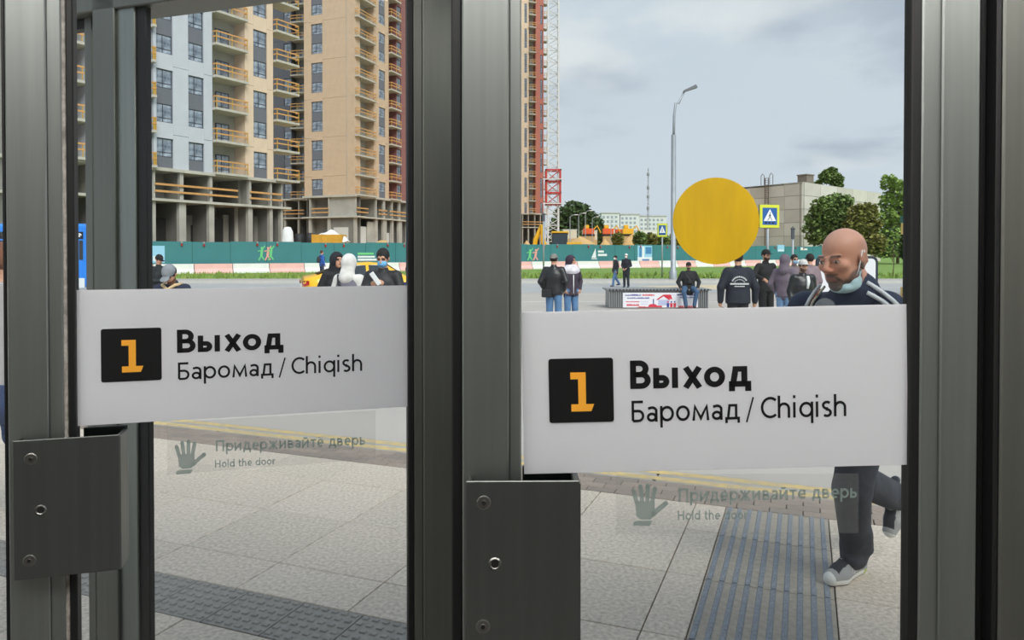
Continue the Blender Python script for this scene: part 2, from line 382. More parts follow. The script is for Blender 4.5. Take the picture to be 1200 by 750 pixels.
# ---- outer frame beyond the left leaf
PO = Plane(100, 2.62, 345, 2.34)
of = setting('trim_4', PO.loc(), PO.ang)
for kind, a, b, y0, y1, mm in [('post', 101, 110, .05, .12, M_steel_f), ('post', 110.5, 136, .0, .05, M_steel_f), ('post', 137, 160, .012, .044, M_steel), ('gasket', 160, 180, .02, .045, M_rubber)]:
    MB().cbox(PO.u(a, 375, y0), PO.u(b, 375, y1 if kind == 'gasket' else y0), y0, y1, -.02, 2.75, .003).build(kind, mm, of)
zb = PO.z(178, 23, .14)
MB().cbox(PO.u(40), PO.u(640), .0, .14, zb, zb + .12, .004).build('header', M_steel_f, of)
MB().cbox(PO.u(30), PO.u(102), .06, .10, PO.z(95, 26), zb, .002).build('header_gasket', M_rubber, of)
# ---- pull handles: folded plate channels screwed on the stile
M_screw = mat('screw_steel', (128, 128, 124), 0.3, 0.9)
def pull_handle(root, pl, a, b, ytop, ybot, screws, lock, back_from):
    h = MB(); dy = -.034
    u0, u1 = pl.u(a, ytop, dy), pl.u(b, ytop, dy); zt, zl = pl.z(a, ytop, dy), pl.z(a, ybot, dy)
    h.cbox(u0, u1, dy, dy + .005, zl, zt, .0015)                       # front plate
    h.cbox(u1 - .010, u1 + .002, dy + .001, .045, zl, zt - .004, .0015)     # folded return
    h.cbox(pl.u(back_from, 375, 0), u1 + .001, .046, .052, zl, zt + .004, .0015)
    h.cbox(u0 + .004, u0 + .010, dy + .003, 0.0, zl, zt, .001)
    p = h.build('pull_handle', M_steel_d, root)
    p['label'] = 'folded dark steel pull plate'
    for sx, sy in screws:
        u, z = pl.hit(sx, sy, dy)
        q = MB()
        q.lathe([(0.0, .0028), (.0045, .0028), (.0050, .0012), (.0115, .0012), (.0135, .0)], 20)
        s_ = q.build('screw', M_screw, p, (u, dy - .0002, z), rot=(math.pi / 2, 0, 0), smooth=False)
        MB().lathe([(0, .0034), (.0042, .0034), (.0042, .0028)], 6).build('socket', M_dark, p, (u, dy - .0002, z), rot=(math.pi / 2, 0, 0))
    u, z = pl.hit(lock[0], lock[1], dy)
    MB().lathe([(.006, -.0005), (.0085, .0015), (.0105, .0022), (.0125, .0)], 22).build('keyhole_ring', M_screw, p, (u, dy - .0002, z), rot=(math.pi / 2, 0, 0))
    MB().lathe([(0.0, .0006), (.009, .0006), (.0092, 0)], 22).build('keyhole', M_dark, p, (u, dy - .0001, z), rot=(math.pi / 2, 0, 0))
pull_handle(door_right, PR, 545.5, 679.5, 564, 762, [(567, 589), (566, 734)], (580, 661), 613)
pull_handle(door_left, PL, 14.5, 140, 517, 681, [(36, 538), (34.5, 657)], (47.5, 598), 90)
# ---- exit signs stuck to the glass
def exit_sign(pl, px, py, tilt, label, W=.744, H=.311, cut=None):
    u, z = pl.hit(px, py, .0205)
    r = thing('exit_sign', label, 'sign', pl.loc(u, .0205, z), pl.ang, 'exit signs on the door glass')
    r.rotation_euler = (0, -math.radians(tilt), pl.ang)
    k = W / 456
    MB().box(0, W, -.0016, 0, -H, 0).build('panel', M_signw, r)
    def rr(x0, x1, z0, z1, q):
        P = []
        for cx_, cz, a in ((x1 - q, z1 - q, 0), (x0 + q, z1 - q, 90), (x0 + q, z0 + q, 180), (x1 - q, z0 + q, 270)):
            P += [(cx_ + q * math.cos(math.radians(a + t)), cz + q * math.sin(math.radians(a + t))) for t in (0, 30, 60, 90)]
        return P
    tl = MB().prism(rr(31 * k, 107 * k, -131 * k, -55.5 * k, 3 * k), -.0026, -.0016).build('number_tile', M_black, r)
    one = [(50, -75), (50, -83.5), (57.5, -83.5), (57.5, -113), (47.5, -113), (47.5, -121), (75, -121), (78.5, -112.5), (69, -112.5), (69, -72), (52, -72)]
    one = [(56.5, -72), (74.5, -72), (74.5, -109.5), (84, -109.5), (80.5, -118), (57, -118), (57, -109.5), (65.5, -109.5), (65.5, -80), (56.5, -80)]
    MB().prism([(a * k, b * k) for a, b in one], -.0032, -.0026).build('numeral', M_orange, tl)
    text_mb('Выход', 127 * k, -93 * k, 143 * k, 33.5 * k, .195, -.0022).build('heading_text', M_black, r)
    text_mb('Баромад', 128 * k, -132.5 * k, 128 * k, 25.5 * k, .122, -.0022, slope=.006).build('subtitle_text', M_black, r)
    mb = text_mb('/', 264 * k, -131.5 * k, 8.5 * k, 24.5 * k, .10, -.0022)
    text_mb('Chiqish', 281 * k, -131.5 * k, 103 * k, 25.5 * k, .122, -.0022, mb=mb, slope=.006).build('subtitle_text', M_black, r)
    return r
exit_sign(PR, 610.5, 366, 1.15, 'white exit sign on the door with the yellow disc')
exit_sign(PL, 88, 340, 0.15, 'white exit sign on the glass door that has no yellow disc').scale = (1.045, 1, 1.015)
u, z = PS.hit(-10, 331, .0205)
t = thing('exit_sign', 'white exit sign on the side window beside the steel stile, mostly cut off', 'sign', PS.loc(0, .0205, z), PS.ang, 'exit signs on the door glass')
MB().box(-.0 + .02, PS.u(7), -.0016, 0, PS.z(0, 453) - z, 0).build('panel', M_signw, t)
text_mb('ic', PS.u(0.5), PS.z(0, 414) - z, PS.u(15) - PS.u(0.5), .028, .14, -.0022).build('subtitle_text', M_black, t)
# ---- frosted hold-the-door stickers
M_film = film_mat('clear_sticker_film', (176, 178, 174), 0.10, 0.5)
M_ink = film_mat('grey_green_ink', (158, 174, 168), 0.80, 0.5)
def hand_outline():
    f = []
    mb = MB()
    def fl(pts, w): ribbon(mb, pts, w, lambda X, Z: (X, 0, Z))
    for x0, z0, x1, z1 in ((.16, .55, .06, .86), (.30, .60, .25, .98), (.45, .60, .46, 1.0), (.58, .56, .66, .92)):
        fl([(x0, z0), (x1, z1)], .125); c = (x1, z1); mb.add([(c[0] + .0625 * math.cos(a), 0, c[1] + .0625 * math.sin(a)) for a in [i * math.pi / 6 for i in range(12)]], [tuple(range(12))])
    fl([(.58, .26), (.80, .44), (.98, .56)], .13); mb.add([(.98 + .065 * math.cos(a), 0, .56 + .065 * math.sin(a)) for a in [i * math.pi / 6 for i in range(12)]], [tuple(range(12))])
    pal = [(.10, .62), (.14, .24), (.26, .16), (.54, .16), (.66, .28), (.66, .60)]
    mb.add([(a, 0, b) for a, b in pal], [tuple(range(6))])
    cuff = [(.06, .10), (.16, .13), (.60, .13), (.52, .0), (.04, .0)]
    mb.add([(a, 0, b) for a, b in cuff], [tuple(range(5))])
    return mb
def hold_sticker(pl, film, hand, l1, l2, label):
    u0, z0 = pl.hit(film[0], film[3], .0205); u1, z1 = pl.hit(film[2], film[1], .0205)
    _, z1l = pl.hit(film[0], film[1], .0205)
    r = thing('door_sticker', label, 'sticker', pl.loc(u0, .0205, z0), pl.ang, 'hold the door stickers')
    MB().box(0, u1 - u0, -.0010, 0, 0, z1l - z0).build('film', M_film, r)
    a0, b0 = pl.hit(hand[0], hand[3], .0205); a1, b1 = pl.hit(hand[2], hand[1], .0205)
    hm = hand_outline(); s_ = hm.build('hand_icon', M_ink, r, (a0 - u0, -.0016, b0 - z0)); s_.scale = (a1 - a0, 1, b1 - b0)
    for i, (txt, (xa, ya, xb, yb, cap)) in enumerate((('Придерживайте дверь', l1), ('Hold the door', l2))):
        a, b = pl.hit(xa, ya, .0205); c, d = pl.hit(xb, yb, .0205)
        k = pl.z(xa, ya - cap, .0205) - b
        text_mb(txt, a - u0, b - z0, c - a, k, .165, -.0016, slope=(d - b) / (c - a)).build('lettering', M_ink, r)
hold_sticker(PR, (722, 556, 1006, 626), (740, 569, 781, 616), (795, 588, 1004, 583, 16), (794, 609, 876, 608, 11), 'frosted hold-the-door sticker on the door with the yellow disc')
hold_sticker(PL, (196, 495, 440, 556), (205, 516, 240, 556), (253, 529, 428, 521, 13.5), (252, 548, 323, 544, 9), 'frosted hold-the-door sticker on the glass door that has no yellow disc')
# ---- yellow warning disc
u, z = PR.hit(839, 259, .0205)
M_yel = mat('worn_yellow_film', (198, 160, 0), 0.55, noise=(9, .13), stretch=(2.2, 1, .5), coat=.0)
t = thing('warning_disc', 'round yellow warning disc stuck on the glass door', 'sticker', PR.loc(u, .0205, z), PR.ang)
rd = PR.u(894, 259) - u
MB().prism([(rd * (1 + (0.006 * math.sin(k * 2.3) if k > 4 and k < 24 else 0)) * math.cos(2 * math.pi * k / 72), rd * math.sin(2 * math.pi * k / 72)) for k in range(72)], -.0012, 0).build('film', M_yel, t)
# ================================================================ the paved platform, laid out on its own turned grid
TH = math.radians(-21.5)
GU = Vector((math.cos(TH), math.sin(TH), 0)); GV = Vector((-math.sin(TH), math.cos(TH), 0))
M_slab = [mat('paving_slab_%d' % i, c, 0.85, noise=(48, .24), bump=(90, .4, .01)) for i, c in enumerate([(203, 190, 176), (206, 193, 179), (199, 187, 173)])]
M_bed = mat('joint_sand', (110, 104, 96), 0.95, noise=(30, .2))
M_tact = mat('tactile_grey', (150, 146, 140), 0.85, noise=(30, .14))
M_rib = mat('tactile_rib_blue_grey', (132, 138, 146), 0.85, noise=(60, .25))
M_tbase = mat('tactile_base_beige', (164, 155, 143), 0.9, noise=(30, .14))
pv = setting('paving', (0, 0, 0), TH)
MB().box(-8.5, 4.2, 1.0, 5.30, -.30, -.030).build('bed', M_bed, pv)
GJ = .003
slabs = {}
def slab(u0, u1, v0, v1, m, name='paving_slab', top=0.0):
    w, d = round(u1 - u0, 3), round(v1 - v0, 3); key = (w, d, m.name)
    if key not in slabs:
        slabs[key] = MB().cbox(GJ, w - GJ, GJ, d - GJ, -.06, 0, .003, 0)
        o = slabs[key].build(name, m, pv, (u0, v0, top)); slabs[key] = o; return o
    return inst(slabs[key], pv, (u0, v0, top), name=name)
UJ = [-.65 + .64 * k for k in range(-12, 8)]
rows = [(1.25, 1.89), (1.89, 2.53), (2.85, 3.17), (3.17, 3.81), (3.81, 4.45), (4.45, 4.93)]
TL, TR = -.46, .145
for ri, (v0, v1) in enumerate(rows):
    for k in range(len(UJ) - 1):
        a, b = UJ[k], UJ[k + 1]
        pieces = [(a, b)]
        if ri >= 2:
            if a < TL < b: pieces = [(a, TL)]
            elif a < TR < b: pieces = [(TR, b)]
            elif a >= TL and b <= TR: pieces = []
            if a < TL and b > TR: pieces = [(a, TL), (TR, b)]
        for (p, q) in pieces: slab(p, q, v0, v1, M_slab[(k * 7 + ri * 5) % 3], top=random.uniform(-.0012, .0012))
# ribbed guiding strip leading away from the door
gm = None
for k in range(4):
    v0 = 2.57 + .62 * k - .02; v1 = v0 + .62
    if v0 < 2.53: v0 = 2.53
    v1 = min(v1, 4.93)
    base_ = MB().cbox(.003, TR - TL - .003, .003, v1 - v0 - .003, -.06, -.002, .002).build('tactile_slab', M_tbase, pv, (TL, v0, 0))
    n = 10; w = (TR - TL) / n
    rb = MB().prism([(.012, -.002), (w - .022, -.002), (w - .026, .004), (.016, .004)], .006, v1 - v0 - .006)
    first = None
    for i in range(n):
        if first is None: first = rb.build('rib', M_rib, base_, (i * w, 0, 0))
        else: inst(first, base_, (i * w, 0, 0))
# studded warning strip along the front of the doors
st = MB()
for i in range(6):
    for j in range(6):
        cx_, cy = .027 + i * .05 + (.0 if j % 2 else .0), .027 + j * .05
        a = .012
        st.add([(cx_ - a * 1.3, cy - a, -.001), (cx_ + a * 1.3, cy - a, -.001), (cx_ + a * 1.3, cy + a, -.001), (cx_ - a * 1.3, cy + a, -.001),
                (cx_ - a, cy - a * .7, .006), (cx_ + a, cy - a * .7, .006), (cx_ + a, cy + a * .7, .006), (cx_ - a, cy + a * .7, .006)],
               [(4, 5, 6, 7), (0, 1, 5, 4), (1, 2, 6, 5), (2, 3, 7, 6), (3, 0, 4, 7)])
tile0 = stud0 = None
u = -7.6
while u < 2.0:
    if not (TL - .29 < u < TR + .0):
        if tile0 is None:
            tile0 = MB().cbox(.003, .317, .003, .317, -.06, 0, .002).build('tactile_slab', M_tact, pv, (u, 2.53, 0)); stud0 = st.build('studs', M_tact, tile0); stud0['kind'] = 'stuff'
            stud0.scale = (1.05, 1.05, 1)
        else:
            tl = inst(tile0, pv, (u, 2.53, 0), name='tactile_slab'); s2 = inst(stud0, tl, name='studs'); s2['kind'] = 'stuff'; s2.scale = (1.05, 1.05, 1)
    u += .32
# brown block paving by the kerb
M_brick = [mat('block_paver_%d' % i, c, 0.9, noise=(25, .12), bump=(80, .3, .01)) for i, c in enumerate([(148, 134, 124), (140, 128, 119), (155, 141, 130)])]
bp = [MB().cbox(.003, .197, .003, .093, -.06, 0, .003).build('block_paver', M_brick[i], pv, (-7.9 - .21 * i, 4.94, 0)) for i in range(3)]
for j in range(4):
    u = -7.2 + (.1 if j % 2 else 0)
    while u < 3.2:
        inst(bp[random.randrange(3)], pv, (u, 4.935 + .094 * j, random.uniform(-.001, .001)), name='block_paver'); u += .2
# kerb with two worn yellow lines
M_kerb = mat('kerb_concrete', (168, 164, 158), 0.9, noise=(12, .12))
M_yline = mat('worn_yellow_paint', (222, 190, 118), 0.85, noise=(14, .0), rgb2=(178, 165, 138))
kb0 = MB().cbox(.004, .996, 0, .30, -.30, 0, .012).build('kerb_stone', M_kerb, pv, (-8.0, 5.312, 0))
for k in range(1, 12): inst(kb0, pv, (-8.0 + k, 5.312, 0), name='kerb_stone')
for j in (0, 1):
    o = MB().box(-8, 4, 5.33 + j * .155, 5.33 + .09 + j * .155, .0006, .0016).build('painted_line', M_yline, pv)
# ================================================================ roads and verges
RZ = -.15
M_asph = mat('pale_asphalt', (180, 173, 167), 0.92, noise=(0.35, .08), bump=(60, .3, .01))
M_asph2 = mat('darker_asphalt', (170, 170, 171), 0.92, noise=(0.5, .08))
o = MB().box(-140, 140, -6, 44, RZ - .25, RZ).build('road', M_asph); o['kind'] = 'structure'
o = MB().box(-140, 140, 33.5, 43.9, RZ + .002, RZ + .006).build('road_lane', M_asph2); o['kind'] = 'structure'
M_tan = mat('tan_paving', (206, 190, 162), 0.9, noise=(2, .08))
a, b, c_, d = ground(745, 336, RZ), ground(880, 341, RZ), ground(1000, 340, RZ), ground(870, 332.8, RZ)
o = MB().prism([(p.x, p.y) for p in (a, b, c_, d)], RZ + .007, RZ + .012, axis='z').build('crossing_patch', M_tan); o['kind'] = 'structure'
M_mark = mat('road_marking', (205, 203, 198), 0.9, noise=(3, .06))
o = MB().box(-60, 45, 27.2, 27.4, RZ + .003, RZ + .008).build('lane_marking', M_mark); o['kind'] = 'structure'
M_kerb2 = mat('far_kerb', (190, 187, 182), 0.9, noise=(3, .06)); M_fwalk = mat('far_pavement', (176, 171, 166), 0.9, noise=(.8, .06))
o = MB().box(-140, 140, 44, 44.25, RZ - .2, .02).build('kerb', M_kerb2); o['kind'] = 'structure'
o = MB().box(-140, 140, 44.25, 48, -.3, 0.0).build('far_footway', M_fwalk); o['kind'] = 'structure'
M_grass = mat('lawn', (110, 142, 62), 0.95, noise=(.6, 0), rgb2=(134, 164, 78), bump=(14, .7, .1))
M_earth = mat('sandy_earth', (196, 164, 120), 0.95, noise=(.25, .14), bump=(1.5, .5, .3))
def lumpy(name, x0, x1, y0, y1, nx, ny, fz, m, **k):
    mb = MB(); X = np.linspace(x0, x1, nx); Y = np.linspace(y0, y1, ny)
    mb.v = [(x, y, fz(x, y)) for y in Y for x in X]; mb.f = [(j * nx + i, j * nx + i + 1, (j + 1) * nx + i + 1, (j + 1) * nx + i) for j in range(ny - 1) for i in range(nx - 1)]; mb.m = [0] * len(mb.f)
    return mb.build(name, m, smooth=True, **k)
o = MB().box(-160, 260, 48, 900, -.5, -.02).build('ground_beyond', M_grass); o['kind'] = 'structure'
FA, FB = 60.0, 104.0
PF = Plane(190, FA, 950, FB)
fx0, fx1 = PF.u(76), PF.u(1003)
# earth of the building site behind the fence
def earth_poly():
    p0, p1 = Vector(PF.loc(fx0 - 10, 1.0)), Vector(PF.loc(fx1, 1.0)); n = Vector((-PF.d.y, PF.d.x, 0))
    return [(p0.x, p0.y), (p1.x, p1.y), (p1.x + n.x * 20, p1.y + n.y * 20), (60, 380), (-120, 380), (p0.x - 40, p0.y + 30)]
o = MB().prism(earth_poly(), -.2, .05, axis='z').build('site_ground', M_earth); o['kind'] = 'structure'
# lawn bed beside the entrance
o = MB().prism([(4.0, 6.6), (16, 6.4), (17, 19.5), (11.5, 19.5)], -.3, -.04, axis='z').build('lawn_bed', M_grass); o['kind'] = 'structure'
# grass tufts along the verge in front of the fence
tf = MB()
for i in range(5200):
    x = random.uniform(-45, 55); y = 48.2 + random.random() ** 1.3 * 10
    uu = (Vector((x, y)) - PF.o).dot(PF.d); off = (Vector((x, y)) - PF.o).dot(Vector((-PF.d.y, PF.d.x)))
    if off > -1.2 or x / y < -.5 and random.random() < .6: continue
    a = random.uniform(0, 3.14); h = random.uniform(.10, .34); w = random.uniform(.05, .14)
    tf.add([(x - w * math.cos(a), y - w * math.sin(a), -.03), (x + w * math.cos(a), y + w * math.sin(a), -.03), (x + random.uniform(-.1, .1), y + random.uniform(-.1, .1), h)], [(0, 1, 2)])
M_tuft = mat('verge_grass_blades', (118, 146, 62), 0.9, noise=(.9, .0), rgb2=(146, 160, 84))
tag(tf.build('verge_grass', M_tuft), 'uneven green grass on the verge before the site fence', 'grass', kind='stuff')
# ================================================================ fence of the building site
M_teal = mat('teal_fence_sheet', (58, 124, 128), 0.55, noise=(.7, .06)); M_teal_d = mat('teal_fence_post', (28, 92, 96), 0.6)
M_red = mat('lamp_red', (190, 40, 40), 0.4); M_grey = mat('grey_metal', (150, 152, 154), 0.5, .3); M_white2 = mat('print_white', (226, 230, 230), 0.6)
M_green = mat('print_green', (112, 200, 130), 0.6); M_pink = mat('print_pink', (228, 160, 150), 0.6); M_sky = mat('print_sky', (150, 200, 226), 0.6); M_blu = mat('print_blue', (70, 130, 180), 0.6)
FZ0, FZ1 = .72, 2.62
fence = thing('site_fence', 'long teal sheet fence around the building site', 'fence', PF.loc(), PF.ang)
PW = 3.0
npan = int((fx1 - fx0) / PW)
p0 = MB().box(.02, PW - .02, .0, .04, FZ0, FZ1).build('panel', M_teal, fence, (fx0, 0, 0))
q0 = MB().box(-.05, .05, .02, .12, 0.0, FZ1 - .05).build('post', M_teal_d, fence, (fx0, 0, 0))
l0 = MB().box(-.07, .07, -.10, .0, FZ1 - .16, FZ1 + .02).tube((0, -.06, FZ1 - .2), (0, -.06, FZ1 - .36), .09, .07, 8, 1).build('warning_lamp', [M_grey, M_red], fence, (fx0 + .9, 0, 0))
for k in range(1, npan):
    dz = .04 * math.sin(k * 1.7)
    inst(p0, fence, (fx0 + k * PW, 0, dz), name='panel'); inst(q0, fence, (fx0 + k * PW, 0, 0), name='post')
    inst(l0, fence, (fx0 + k * PW + (.9 if k % 2 else 2.2), 0, dz), name='warning_lamp')
def poster(px0, px1, py0, py1, shapes, name='printed_poster', bgm=None):
    mb = MB(); ms = []
    def mi(m):
        if m not in ms: ms.append(m)
        return ms.index(m)
    u0, u1 = PF.u(px0), PF.u(px1); z1, z0 = PF.z((px0 + px1) / 2, py0), PF.z((px0 + px1) / 2, py1)
    L_ = lambda a, b: (u0 + (u1 - u0) * a, z0 + (z1 - z0) * b)
    if bgm: mb.prism([L_(0, 0), L_(1, 0), L_(1, 1), L_(0, 1)], -.02, -.012, mi(bgm))
    for i, (m, poly) in enumerate(shapes): mb.prism([L_(*p) for p in poly], -.028 - .003 * (i % 5), -.016, mi(m))
    mb.build(name, ms, fence)
R_ = lambda a, b, c, d: [(a, b), (c, b), (c, d), (a, d)]
def limb(a, b, w):
    v = Vector(b) - Vector(a); n = Vector((-v.y, v.x)).normalized() * w; a, b = Vector(a), Vector(b); return [tuple(a + n), tuple(b + n), tuple(b - n), tuple(a - n)]
dancers = []
for cx_, m in ((.25, M_green), (.62, M_pink), (.8, M_green)):
    dancers += [(m, limb((cx_, .35), (cx_ + .05, .7), .07)), (m, limb((cx_ + .05, .7), (cx_ + .22, .95), .03)), (m, limb((cx_ + .04, .68), (cx_ - .2, .6), .03)), (m, limb((cx_, .36), (cx_ - .14, .05), .04)), (m, limb((cx_, .36), (cx_ + .16, .08), .04)), (m, [(cx_ + .03 + .06 * math.cos(t), .80 + .09 * math.sin(t)) for t in [i * .7854 for i in range(8)]])]
poster(301, 321, 287, 306, dancers, 'printed_figures')
poster(616, 634, 290, 306, dancers[:12], 'printed_figures')
poster(419, 444, 296, 306, [(M_green, R_(0, .75, .75, 1)), (M_white2, R_(0, .4, .8, .62)), (M_white2, R_(0, .05, 1, .3))], 'printed_lines')
poster(693, 711, 291, 304, [(M_white2, [(0, .15), (.3, .15), (.26, 1)]), (M_white2, R_(.42, .62, .8, .8)), (M_white2, R_(.42, .3, 1, .5)), (M_white2, R_(0, .02, .36, .1))], 'printed_sail_emblem')
poster(747, 764, 288, 307, [(M_blu, R_(.12, .3, .28, .9)), (M_white2, R_(.32, .3, .46, .95)), (M_blu, R_(.55, .5, .95, .92)), (M_white2, R_(0, .05, 1, .3)), (M_blu, R_(.3, .08, .8, .18))], 'printed_poster', M_sky)
poster(178, 193, 288, 308, [(M_white2, R_(.1, .1, .9, .4))], 'printed_poster', M_sky)
poster(911, 919, 287, 295, [(M_white2, R_(.1, .1, .9, .3))], 'printed_poster', M_sky)
poster(938, 946, 290, 294, [(M_white2, R_(0, .2, .4, 1)), (M_white2, R_(.45, .2, 1, .7))], 'printed_sail_emblem')
# concrete barrier blocks, white and faded red in turn
M_bw = mat('barrier_white', (224, 222, 218), 0.8, noise=(1, .08)); M_br = mat('barrier_faded_red', (228, 178, 172), 0.8, noise=(1, .1))
prof = [(-.42, 0), (-.42, .12), (-.18, .40), (-.12, .80), (.12, .80), (.18, .40), (.42, .12), (.42, 0)]
def barrier_mesh(m):
    mb = MB(); vs = [(x, y, z) for x in (.02, 2.96) for y, z in prof]; n = len(prof)
    mb.add(vs, [tuple(range(n)), tuple(range(2 * n - 1, n - 1, -1))] + [(i, n + i, n + (i + 1) % n, (i + 1) % n) for i in range(n)]); return mb.build('barrier_block', m)
for k in range(npan):
    col_ = (k % 2)
    if k < 2: br = barrier_mesh((M_bw, M_br)[col_]); (globals().__setitem__('BR%d' % k, br))
    else: br = inst((BR0, BR1)[col_], name='barrier_block')
    br.location = PF.loc(fx0 + k * PW, -.75, -.02); br.rotation_euler = (0, 0, PF.ang)
    tag(br, ('white', 'faded red')[col_] + ' painted concrete barrier block at the foot of the teal fence', 'barrier', 'barrier blocks along the fence')
# ================================================================ towers under construction
M_beige = mat('beige_cladding', (222, 197, 172), 0.7, noise=(1.2, .05)); M_grey_cl = mat('pale_grey_cladding', (194, 197, 205), 0.7, noise=(1.0, .04)); M_orange_cl = mat('orange_beige_cladding', (206, 178, 150), 0.7, noise=(1.2, .06))
def ribbed(m, sx, depth):
    N, L = m.node_tree.nodes, m.node_tree.links; p = N['Principled BSDF']
    t = N.new('ShaderNodeTexCoord'); w = N.new('ShaderNodeTexBrick'); w.inputs['Scale'].default_value = sx; w.inputs['Mortar Size'].default_value = .03
    mp = N.new('ShaderNodeMapping'); mp.inputs['Rotation'].default_value = (math.pi / 2, 0, 0); L.new(t.outputs['Object'], mp.inputs[0]); L.new(mp.outputs[0], w.inputs['Vector'])
    b = N.new('ShaderNodeBump'); b.inputs['Strength'].default_value = depth; b.inputs['Distance'].default_value = .05; b.invert = True; L.new(w.outputs['Fac'], b.inputs['Height']); L.new(b.outputs[0], p.inputs['Normal'])
for m in (M_beige, M_grey_cl, M_orange_cl): ribbed(m, 1.6, .5)
M_brown = mat('red_brown_cladding', (140, 92, 88), 0.75, noise=(2, .1)); M_salmon = mat('salmon_red_cladding', (176, 106, 92), 0.75, noise=(2, .08)); M_dkgrey = mat('dark_grey_cladding', (88, 90, 98), 0.7)
M_frame = mat('window_frame_dark', (58, 62, 70), 0.5); M_spand = mat('slatted_spandrel', (106, 108, 116), 0.6, noise=(30, .12), stretch=(1, 1, .02))
M_pane = mat('tower_window_glass', (70, 82, 98), 0.12, 0.0, noise=(1.7, 0), rgb2=(172, 182, 196), spec=.8)
M_timber = mat('orange_timber_rail', (204, 152, 92), 0.7, noise=(4, .12)); M_postm = mat('yellow_rail_post', (198, 156, 58), 0.6)
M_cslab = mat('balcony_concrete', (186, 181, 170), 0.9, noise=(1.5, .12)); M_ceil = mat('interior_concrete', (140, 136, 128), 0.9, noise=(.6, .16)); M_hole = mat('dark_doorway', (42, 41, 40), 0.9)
M_block = mat('aerated_block', (206, 204, 200), 0.9)
def window_mesh(w, h, mull=.42, tran=.25):
    f = MB(); t = .07
    f.box(0, w, 0, .08, 0, t).box(0, w, 0, .08, h - t, h).box(0, t, 0, .08, t, h - t).box(w - t, w, 0, .08, t, h - t)
    f.box(w * mull - t * .4, w * mull + t * .4, 0, .08, t, h - t).box(t, w - t, 0, .08, h * tran - t * .4, h * tran + t * .4)
    g = MB().box(t, w - t, .03, .05, t, h - t); return f, g
def rail_mesh(w, d, h=1.05):
    """site railing: two timber boards on posts round a balcony edge"""
    r = MB()
    for x in (.04, w * .5, w - .04): r.box(x - .03, x + .03, 0, .06, .0, h + .05, 1)
    for z in (.5, h - .08): r.box(0, w, -.02, .0, z, z + .13, 0)
    for x in (0.0, w - .03):
        for z in (.5, h - .08): r.box(x, x + .03, .06, d, z, z + .13, 0)
    return r
def tower(name, label, pl, segs, zb, mid, floors, pitch, depth=14.0, ground_z=0.0, cols=(), walls=(), rails=(), cf=0.0, end=True):
    """segs: ('wall', px0, px1, cladding, [(px0, px1)...]) or ('recess', px0, px1, back material)"""
    t = thing(name, label, 'building', pl.loc(), pl.ang)
    top = zb + floors * pitch; U = [(pl.u(s[1]), pl.u(s[2])) for s in segs]; a0, a1 = U[0][0], U[-1][1]; REC = 1.5
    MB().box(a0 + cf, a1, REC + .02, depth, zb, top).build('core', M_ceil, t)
    cache = {}
    def put(key, make, nm, m, loc, parent=None):
        parent = parent or t
        if key in cache: return inst(cache[key], parent, loc, name=nm)
        cache[key] = make().build(nm, m, parent, loc); return cache[key]
    def win(w, h, loc, key):
        k = (key, round(w, 2), round(h, 2))
        o = put(('f',) + k, lambda: window_mesh(w, h)[0], 'window', M_frame, loc)
        put(('g',) + k, lambda: window_mesh(w, h)[1], 'pane', M_pane, (0, 0, 0), o)
    for s, (u0, u1) in zip(segs, U):
        if s[0] == 'wall':
            clad, wins = s[3], [(pl.u(a), pl.u(b)) for a, b in s[4]]
            edges = [u0] + [e for w in wins for e in w] + [u1]
            for i in range(0, len(edges), 2):                                  # piers, one panel for every two floors
                w = edges[i + 1] - edges[i]
                if w < .05: continue
                z = zb
                while z < top - .1:
                    h = min((pitch if z == zb else 2 * pitch), top - z)
                    put(('p', i, s[1], round(h, 2)), lambda: MB().box(.008, w - .008, 0, REC, 0, h - .03), 'cladding_panel', clad, (edges[i], 0, z)); z += h
            wh = pitch * .54
            for (wa, wb) in wins:
                w = wb - wa
                for f in range(floors):
                    zf = zb + f * pitch; win(w, wh, (wa, .14, zf + pitch * .325), s[1])
                    if f % 2 == 0:      # slatted infill below the upper window of a pair, plain cladding above it
                        zs = zb if f == 0 else zf - pitch * .135
                        put(('s', s[1], wa, f == 0), lambda: MB().box(0, w, .12, .3, 0, zf + pitch * .325 - zs), 'spandrel', M_spand, (wa, 0, zs))
                        put(('c', s[1], wa), lambda: MB().box(0, w, 0, .3, 0, pitch * .46 + .0), 'cladding_panel', clad, (wa, 0, zf + pitch * .865))
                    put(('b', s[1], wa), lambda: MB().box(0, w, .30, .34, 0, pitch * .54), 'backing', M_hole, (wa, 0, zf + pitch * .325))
        else:
            w = u1 - u0
            put(('k', s[1]), lambda: MB().box(0, w, REC - .05, REC + .02, 0, top - zb), 'recess_wall', s[3], (u0, 0, zb))
            for f in range(floors):
                zf = zb + f * pitch
                put(('n', s[1]), lambda: MB().box(.02, w - .02 + s[4], -.55, REC - .05, -.12, .10), 'balcony_slab', M_cslab, (u0, 0, zf))
                put(('r', s[1]), lambda: rail_mesh(w - .1 + s[4], .5), 'railing', [M_timber, M_postm], (u0 + .05, -.50, zf + .10))
                ww = min(w * .45, 1.5); win(ww, pitch * .62, (u0 + w * .38, REC - .14, zf + .16), ('rec', s[1]))
    # open concrete frame of the two lowest storeys
    MB().box(a0 - .2 + cf, a1 + .3, -.25, depth, zb - .28, zb).build('floor_slab', M_cslab, t)
    MB().box(a0 - .2 + cf, a1 + .9, -.35, depth, mid - .22, mid).build('floor_slab', M_cslab, t)
    for c0, c1 in cols:
        MB().box(pl.u(c0), pl.u(c1), -.05, .35, ground_z, mid - .22).build('column', M_conc, t)
        MB().box(pl.u(c0) + .1, pl.u((c0 + c1) / 2) + .12, -.02, .30, mid, zb - .28).build('column', M_conc, t)
    dw = min(4.6, depth - .3)
